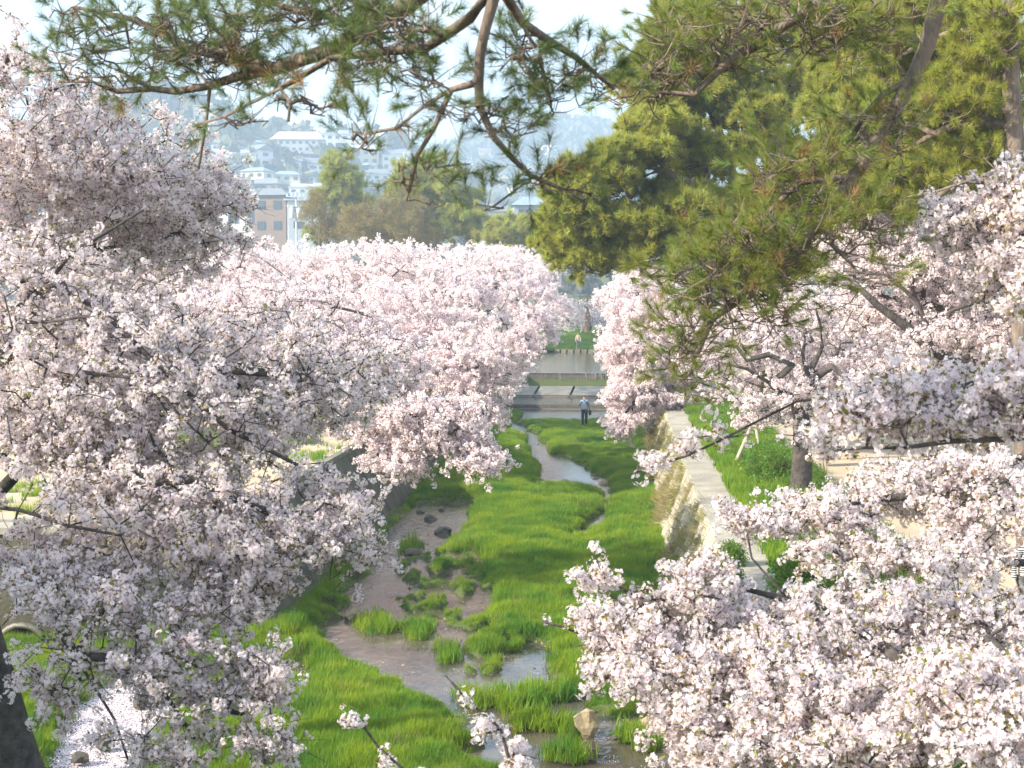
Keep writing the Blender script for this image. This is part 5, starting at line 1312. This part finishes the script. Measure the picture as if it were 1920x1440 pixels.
# nearer buildings just above the blossom
def place_at(o, u, v, Y, rz=0.0):
    p = pix(u, v, Y); o.location = (p[0], Y, p[2]); o.rotation_euler.z = rz; return o
o = house(9, 7, 5.0, 'flat', 'white', 'pale', 'low white building just above the blossom left of the brown house', None, 'building', 1, 'building'); place_at(o, 445, 440, 340, .1); o.scale = (1.6,) * 3
o = house(9, 8, 7.2, 'hip', 'brown', 'grey', 'dark brown house with a grey hipped roof rising above the blossom', None, 'house', 2); place_at(o, 505, 445, 340, -.1); o.scale = (1.35,) * 3
o = house(7, 6, 5.2, 'gable', 'white', 'blue grey', 'small white house with blue grey gable roof behind the utility pole', None, 'house', 2); place_at(o, 575, 440, 340, .4); o.scale = (1.5,) * 3
o = house(10, 7, 3.2, 'hip', 'grey', 'blue grey', 'low grey building with blue grey roof seen between the pines', None, 'house', 1); place_at(o, 1012, 420, 260, .15)
o = house(6, 5, 3.0, 'gable', 'white', 'grey', 'small white house glimpsed beside the rounded pine', None, 'house', 1); place_at(o, 925, 428, 270, .2)

# utility pole
up = empty('utility_pole', tuple(pix(556, 452, 165)), 'pale utility pole with transformer boxes standing above the blossom', 'utility pole')
b = pix(556, 470, 165)
a = Acc(); a.tube([(b[0], 165, 2.6), (b[0], 165, pix(556, 360, 165)[2])], [0.16, 0.11], 10); link('pole', a.mesh('pole', True), [M['metal']], up)
zt = pix(556, 362, 165)[2]
for dz in (0.4, 1.5):
    a = Acc(); a.box((b[0], 164.75, zt - dz), (2.2, 0.12, 0.14)); link('crossarm', a.mesh('crossarm'), [M['metal']], up)
for dx in (-0.42, 0.42):
    a = Acc(); a.tube([(b[0] + dx, 164.7, zt - 2.9), (b[0] + dx, 164.7, zt - 1.8)], 0.30, 10); link('transformer', a.mesh('transformer', True), [M['metal']], up)
for dx in (-1.0, -0.5, 0.5, 1.0):
    a = Acc(); a.tube([(b[0] + dx, 164.75, zt - 0.33), (b[0] + dx, 164.75, zt - 0.08)], [0.07, 0.04], 6); link('insulator', a.mesh('insulator', True), [M['white_paint']], up)

# ------------------------------------------------------------------ people
M['skin'] = mat('skin', (0.52, 0.34, 0.25), 0.6); M['hair'] = mat('dark_hair', (0.02, 0.017, 0.015), 0.5)
M['blue_shirt'] = mat('light_blue_shirt', (0.30, 0.40, 0.52), 0.9, (0.34, 0.45, 0.57), 12); M['navy'] = mat('dark_navy_cloth', (0.02, 0.023, 0.035), 0.9)
M['black'] = mat('black_canvas', (0.018, 0.018, 0.02), 0.8); M['beige'] = mat('beige_jacket', (0.50, 0.42, 0.31), 0.9); M['greyc'] = mat('grey_trousers', (0.14, 0.14, 0.14), 0.9)
M['cream_c'] = mat('cream_trousers', (0.72, 0.68, 0.60), 0.9); M['turq'] = mat('turquoise_cap', (0.03, 0.55, 0.60), 0.8); M['pale_c'] = mat('pale_shirt', (0.70, 0.66, 0.62), 0.9)
def stripes():
    m = bpy.data.materials.new('striped_knit'); m.use_nodes = True; nn, ll = m.node_tree.nodes, m.node_tree.links
    tc = nn.new('ShaderNodeTexCoord'); sx = nn.new('ShaderNodeSeparateXYZ'); mu = nn.new('ShaderNodeMath'); mu.operation = 'MULTIPLY'; mu.inputs[1].default_value = 26
    fr = nn.new('ShaderNodeMath'); fr.operation = 'FRACT'; gt = nn.new('ShaderNodeMath'); gt.operation = 'GREATER_THAN'; gt.inputs[1].default_value = 0.45; mx = nn.new('ShaderNodeMixRGB')
    mx.inputs['Color1'].default_value = (.72, .72, .7, 1); mx.inputs['Color2'].default_value = (.02, .022, .03, 1)
    ll.new(tc.outputs['Object'], sx.inputs[0]); ll.new(sx.outputs['Z'], mu.inputs[0]); ll.new(mu.outputs[0], fr.inputs[0]); ll.new(fr.outputs[0], gt.inputs[0]); ll.new(gt.outputs[0], mx.inputs['Fac'])
    ll.new(mx.outputs[0], nn['Principled BSDF'].inputs['Base Color']); nn['Principled BSDF'].inputs['Roughness'].default_value = .9
    return m
def skin_obj(name, verts, edges, radii, m, parent, root=0, sub=2):
    me = bpy.data.meshes.new(name); me.from_pydata([tuple(v) for v in verts], edges, [])
    o = bpy.data.objects.new(name, me); col.objects.link(o); o.parent = parent
    md = o.modifiers.new('skin', 'SKIN'); md.use_smooth_shade = True
    if not me.skin_vertices: me.skin_vertices.new()
    for i, r in enumerate(radii):
        s = me.skin_vertices[0].data[i]; s.radius = (r, r) if not isinstance(r, tuple) else r; s.use_root = (i == root)
    ms = o.modifiers.new('smooth', 'SUBSURF'); ms.levels = sub; ms.render_levels = sub
    me.materials.append(m)
    return o
def person(loc, h, rz, label, shirt, trousers, stride=0.0, lean=0.0, arms='down', cap=None, sleeve=1.0, hairm=None):
    r = empty('person', tuple(loc), label, 'person', rz=rz); s = h / 1.70
    r.scale = (s, s, s)
    la = lean
    J = {'pel': (0, 0, .92), 'waist': (0, la * .08, 1.06), 'chest': (0, la * .2, 1.27), 'neck': (0, la * .26, 1.43), 'n2': (0, la * .30, 1.50), 'head': (0, la * .34, 1.60), 'top': (0, la * .34, 1.66)}
    for sgn, k in ((-1, 'l'), (1, 'r')):
        st = stride * sgn
        J['hip' + k] = (.095 * sgn, 0, .88); J['kn' + k] = (.10 * sgn, st * .5 + .02, .48); J['an' + k] = (.105 * sgn, st, .08); J['toe' + k] = (.12 * sgn, st + .15, .03)
        J['sh' + k] = (.17 * sgn, la * .24, 1.39)
        if arms == 'down':
            J['el' + k] = (.235 * sgn, la * .2 - st * .4, 1.12); J['wr' + k] = (.24 * sgn, la * .2 - st * .6 + .08, .87); J['ha' + k] = (.235 * sgn, la * .2 - st * .6 + .12, .79)
        else:   # both hands raised in front, holding something at the face
            J['el' + k] = (.24 * sgn, .10 + la * .2, 1.15); J['wr' + k] = (.12 * sgn, .27 + la * .25, 1.36); J['ha' + k] = (.06 * sgn, .29 + la * .25, 1.42)
    def build(name, keys, edges, rad, m, root=0, sub=2):
        ix = {k: i for i, k in enumerate(keys)}
        return skin_obj(name, [J[k] for k in keys], [(ix[a], ix[b]) for a, b in edges], rad, m, r, root, sub)
    keys = ['pel', 'waist', 'chest', 'neck', 'n2', 'head', 'top']; rad = [(.145, .10), (.125, .09), (.15, .10), (.07, .06), (.052, .052), (.088, .098), (.065, .075)]
    ed = [('pel', 'waist'), ('waist', 'chest'), ('chest', 'neck'), ('neck', 'n2'), ('n2', 'head'), ('head', 'top')]
    for k in 'lr':
        keys += ['hip' + k, 'kn' + k, 'an' + k, 'toe' + k, 'sh' + k, 'el' + k, 'wr' + k, 'ha' + k]; rad += [.082, .055, .04, .03, .055, .04, .028, .034]
        ed += [('pel', 'hip' + k), ('hip' + k, 'kn' + k), ('kn' + k, 'an' + k), ('an' + k, 'toe' + k), ('neck', 'sh' + k), ('sh' + k, 'el' + k), ('el' + k, 'wr' + k), ('wr' + k, 'ha' + k)]
    build('body', keys, ed, rad, M['skin'])
    keys = ['pel', 'waist', 'chest', 'neck']; rad = [(.165, .125), (.150, .115), (.172, .122), (.085, .072)]; ed = [('pel', 'waist'), ('waist', 'chest'), ('chest', 'neck')]
    for k in 'lr':
        J['w2' + k] = tuple(np.array(J['el' + k]) + (np.array(J['wr' + k]) - np.array(J['el' + k])) * .85 * sleeve)
        keys += ['sh' + k, 'el' + k, 'w2' + k]; rad += [.072, .058, .046]; ed += [('neck', 'sh' + k), ('sh' + k, 'el' + k), ('el' + k, 'w2' + k)]
    build('shirt', keys, ed, rad, shirt)
    keys = ['pel']; rad = [(.158, .12)]; ed = []
    for k in 'lr': keys += ['hip' + k, 'kn' + k, 'an' + k]; rad += [.098, .075, .062]; ed += [('pel', 'hip' + k), ('hip' + k, 'kn' + k), ('kn' + k, 'an' + k)]
    build('trousers', keys, ed, rad, trousers)
    for k in 'lr':
        J['a2' + k] = tuple(np.array(J['an' + k]) + [0, -.03, -.03])
        build('shoe', ['a2' + k, 'toe' + k], [('a2' + k, 'toe' + k)], [.05, .042], M['black'], sub=1)
    # hair as a cap over the skull, face side left open
    J['h1'] = tuple(np.array(J['head']) + [0, -.028, .022]); J['h2'] = tuple(np.array(J['top']) + [0, -.02, .018])
    build('hair', ['h1', 'h2'], [('h1', 'h2')], [(.108, .106), (.085, .088)], hairm or M['hair'], sub=2)
    # face: nose, eyes, ears
    hd = np.array(J['head'])
    a = Acc(); a.tube([hd + [0, .085, .015], hd + [0, .112, -.018]], [.008, .014], 6); o = link('nose', a.mesh('nose', True), [M['skin']], None); o.parent = r
    for sx in (-1, 1):
        a = Acc(); a.tube([hd + [sx * .032, .085, .018], hd + [sx * .032, .096, .018]], [.011, .008], 6); o = link('eye', a.mesh('eye', True), [M['black']], None); o.parent = r
        a = Acc(); a.tube([hd + [sx * .085, 0, -.02], hd + [sx * .098, -.005, .0], hd + [sx * .09, -.005, .025]], [.010, .014, .010], 6); o = link('ear', a.mesh('ear', True), [M['skin']], None); o.parent = r
        w_ = np.array(J['ha' + ('l' if sx < 0 else 'r')]); dn = w_ - np.array(J['wr' + ('l' if sx < 0 else 'r')]); dn /= np.linalg.norm(dn)
        for f in range(4):
            off = np.array([0, (f - 1.5) * .017, 0]) if arms == 'down' else np.array([0, .005, (f - 1.5) * .017])
            a = Acc(); a.tube([w_ + off, w_ + off + dn * .045, w_ + off + dn * .07 + [-sx * .015, .006, 0]], [.010, .009, .007], 5); o = link('finger', a.mesh('finger', True), [M['skin']], None); o.parent = r
        a = Acc(); a.tube([w_ + [0, .02, .015], w_ + [-sx * .02, .045, 0.0], w_ + [-sx * .025, .055, -.02]], [.011, .010, .008], 5); o = link('thumb', a.mesh('thumb', True), [M['skin']], None); o.parent = r
    if cap:
        J['c1'] = tuple(hd + [0, -.005, .055]); J['c2'] = tuple(hd + [0, -.005, .09]); build('cap_crown', ['c1', 'c2'], [('c1', 'c2')], [(.108, .112), (.09, .095)], cap, sub=2)
        a = Acc(); th = np.linspace(-1.1, 1.1, 9)
        v = [hd + [.105 * math.sin(t), .085 * math.cos(t) + .01, .045] for t in th] + [hd + [.10 * math.sin(t), .10 + .09 * math.cos(t), .035] for t in th] + [hd + [.10 * math.sin(t), .10 + .09 * math.cos(t), .029] for t in th]
        a.add(v, q=[[i, i + 1, i + 10, i + 9] for i in range(8)] + [[i + 9, i + 10, i + 19, i + 18] for i in range(8)])
        o = link('cap_visor', a.mesh('cap_visor'), [cap], None); o.parent = r
    return r
p = pixg(1096, 800, 0.12); p1 = (p[0], p[1], 0.06)
person(p1, 1.66, R(12), 'person in light blue shirt and dark trousers standing on the grass before the weir', M['blue_shirt'], M['navy'], stride=0.07, lean=0.1, arms='up')
bag = empty('shoulder_bag', (p1[0] + 0.27, p1[1] - 0.05, p1[2] + 0.78), 'black shoulder bag hanging at the hip of the person in light blue', 'bag')
bm = bmesh.new(); bmesh.ops.create_cube(bm, size=1.0); bmesh.ops.scale(bm, vec=(0.13, 0.32, 0.26), verts=bm.verts); bmesh.ops.bevel(bm, geom=bm.edges[:], offset=0.035, segments=3, affect='EDGES')
me = bpy.data.meshes.new('bag_body'); bm.to_mesh(me); bm.free(); o = link('bag_body', me, [M['black']], bag, loc=(0, 0, 0))
a = Acc(); a.tube([(0.0, -.02, .12), (-.08, -.10, .36), (-.22, -.125, .56), (-.36, -.06, .70), (-.38, .05, .69)], 0.016, 5); a.tube([(0, .05, .12), (-.06, .12, .34), (-.2, .17, .50), (-.36, .10, .68)], .016, 5); o = link('strap', a.mesh('strap', True), [M['black']], bag, loc=(0, 0, 0))
a = Acc(); a.box((0.07, 0, 0.05), (0.012, 0.28, 0.14)); link('flap', a.mesh('flap'), [M['black']], bag, loc=(0, 0, 0))
pf = pix(1084, 655, 130); person((pf[0], 130.0, 1.80), 1.50, R(180), 'distant stooped person in beige jacket standing on the stepping stones', M['beige'], M['greyc'], stride=0.06, lean=0.5)
pr_ = pixg(1582, 861, 1.5); person((pr_[0], pr_[1], 1.5 + 0.0), 1.45, R(150), 'walker in cream trousers and turquoise cap on the dirt promenade, mostly behind blossom', M['pale_c'], M['cream_c'], stride=0.12, cap=M['turq'])
ps = pix(1925, 1060, 23); person((ps[0], 23.0, 1.5), 1.6, R(200), 'person in navy and white striped top at the very edge of the view behind blossom', stripes(), M['greyc'], stride=0.1)

# ------------------------------------------------------------------ small things on the banks
def pole(name, A, B, r, m, label, cat, group=None, dark_foot=True):
    A, B = np.array(A), np.array(B)
    t = empty(name, tuple(A), label, cat, group)
    a = Acc(); a.tube([A + (B - A) * (0.2 if dark_foot else 0), B], r, 8); link('pole', a.mesh('pole', True), [m], t)
    if dark_foot:
        a = Acc(); a.tube([A, A + (B - A) * 0.199], r * 1.02, 8); link('buried_end', a.mesh('buried_end', True), [M['darkwood']], t)
A0 = pixg(1374, 880, 2.02); pole('tree_prop', A0, pix(1410, 797, A0[1] + .3), 0.055, M['wood'], 'long pale leaning prop pole with a dark foot beside the footpath', 'prop pole')
A0 = pixg(1342, 772, 2.02); pole('tree_prop', A0, pix(1349, 738, A0[1] + .3), 0.05, M['wood'], 'short pale prop pole further along the path below the hanging pine needles', 'prop pole')
A0 = pixg(1425, 850, 2.02); pole('tree_prop', A0, pix(1417, 798, A0[1]), 0.045, M['wood'], 'thin prop pole just behind the long leaning one', 'prop pole', dark_foot=False)
fr = empty('tree_guard', tuple(pixg(1455, 900, 2.0)), 'red brown wooden guard rails beside the dark cherry trunk', 'rail')
c = pixg(1455, 905, 2.0)
for z in (0.18, 0.45):
    a = Acc(); a.tube([(c[0] - .32, c[1], c[2] + z), (c[0] + .36, c[1], c[2] + z + .02)], 0.055, 8); link('rail', a.mesh('rail', True), [M['redwood']], fr)
for x in (-.26, .30):
    a = Acc(); a.tube([(c[0] + x, c[1] + .09, c[2] - .1), (c[0] + x, c[1] + .09, c[2] + .56)], 0.045, 8); link('post', a.mesh('post', True), [M['darkwood']], fr)
for i, (u, v) in enumerate([(170, 955), (200, 955), (222, 945)]):
    A0 = pixg(u, v, 2.0); a = Acc(); a.tube([(A0[0], A0[1], 1.9), (A0[0], A0[1], 2.42), (A0[0], A0[1], 2.47)], [.06, .06, .045], 8)
    o = link('fence_post', a.mesh('fence_post', True), [M['darkwood']]); tag(o, 'short dark post at the edge of the dirt bank above the masonry wall', 'post', 'short posts on the dirt bank')
def bush(u, v, Y, w, h, n, label, gk='leaf', sc=(1, 1.8)):
    b = pix(u, v, Y); z0 = float(zb(Y)) if b[0] < 3 else 1.8
    t = empty('bush', (b[0], Y, z0), label, 'bush')
    a = Acc()
    for i in range(9):
        d = np.array([rng.randn() * .3 * w, rng.randn() * .3 * w, h * .7]); a.tube([(b[0], Y, z0 - .05), np.array([b[0], Y, z0]) + d * .5 + rng.randn(3) * .04, np.array([b[0], Y, z0]) + d], [.02, .014, .006], 4)
    link('stems', a.mesh('stems', True), [M['bark']], t)
    d = rng.randn(n, 3); d /= np.linalg.norm(d, axis=1)[:, None]; d *= rng.rand(n, 1) ** .4; d[:, 2] = abs(d[:, 2])
    pos = np.array([b[0], Y, z0 + .1]) + d * [w, w, h]
    g, nv = G[gk]; scatter('leaves', g, nv, pos, rand_rot(n), rng.uniform(*sc, n), t)
bush(30, 830, 47, 1.3, 1.3, 260, 'yellow green bush at the back of the dirt bank near the edge of view')
bush(95, 840, 46, 1.4, 1.1, 260, 'dark green clipped bush beside the yellow green one on the dirt bank')
bush(1372, 1040, 25.5, 0.28, 0.35, 70, 'small green shrub growing at the inner edge of the footpath', sc=(.6, 1))
bush(1365, 1075, 24, 0.22, 0.3, 50, 'lower green shrub spilling from the wall top just below the other', sc=(.6, 1))
bush(1500, 1060, 23, 0.6, 0.7, 150, 'bright leafy bush between the footpath and the blossom sprays', sc=(.7, 1.2))
bush(1690, 1075, 20, 0.6, 0.7, 150, 'bright green bush under the level pink sprays', sc=(.7, 1.2))
bush(1440, 830, 37, 0.8, 1.0, 200, 'tall weedy bush left of the dark cherry trunk', sc=(.8, 1.3))
# orange brown trunk at the far end
make_tree('bare_tree', 'leafless tree with orange brown sunlit trunk on the far grass slope', 'tree', BG, [([pix(1101, 628, 148) - [0, 0, .3], pix(1101, 610, 148), pix(1102, 585, 148)], 0.26, 0.2)], [(pix(1102, 560, 148), (2, 2, 1.5), 30)], kind='bud', lod='far', dens=0.5, bark=mat('orange_bark', (0.40, 0.20, 0.09), .9, (.3, .14, .07), 3))

# ------------------------------------------------------------------ haze
hb = bpy.data.materials.new('haze_air'); hb.use_nodes = True
nn, ll = hb.node_tree.nodes, hb.node_tree.links; nn.clear()
ho = nn.new('ShaderNodeOutputMaterial'); pv = nn.new('ShaderNodeVolumePrincipled')
pv.inputs['Color'].default_value = (0.60, 0.78, 0.98, 1); pv.inputs['Density'].default_value = HAZE_DENSITY; pv.inputs['Anisotropy'].default_value = 0.2
ll.new(pv.outputs[0], ho.inputs['Volume'])
a = Acc(); a.box((0, 950, 93.5), (3900, 2640, 197)); o = link('haze', a.mesh('haze'), [hb]); o['kind'] = 'stuff'
mz = max((hillz(np.array([x]), np.array([1280.0]))[0] for x in np.arange(-1900, 1900, 20))); print('MAXZ', mz)
print('OBJECTS', len(bpy.data.objects))
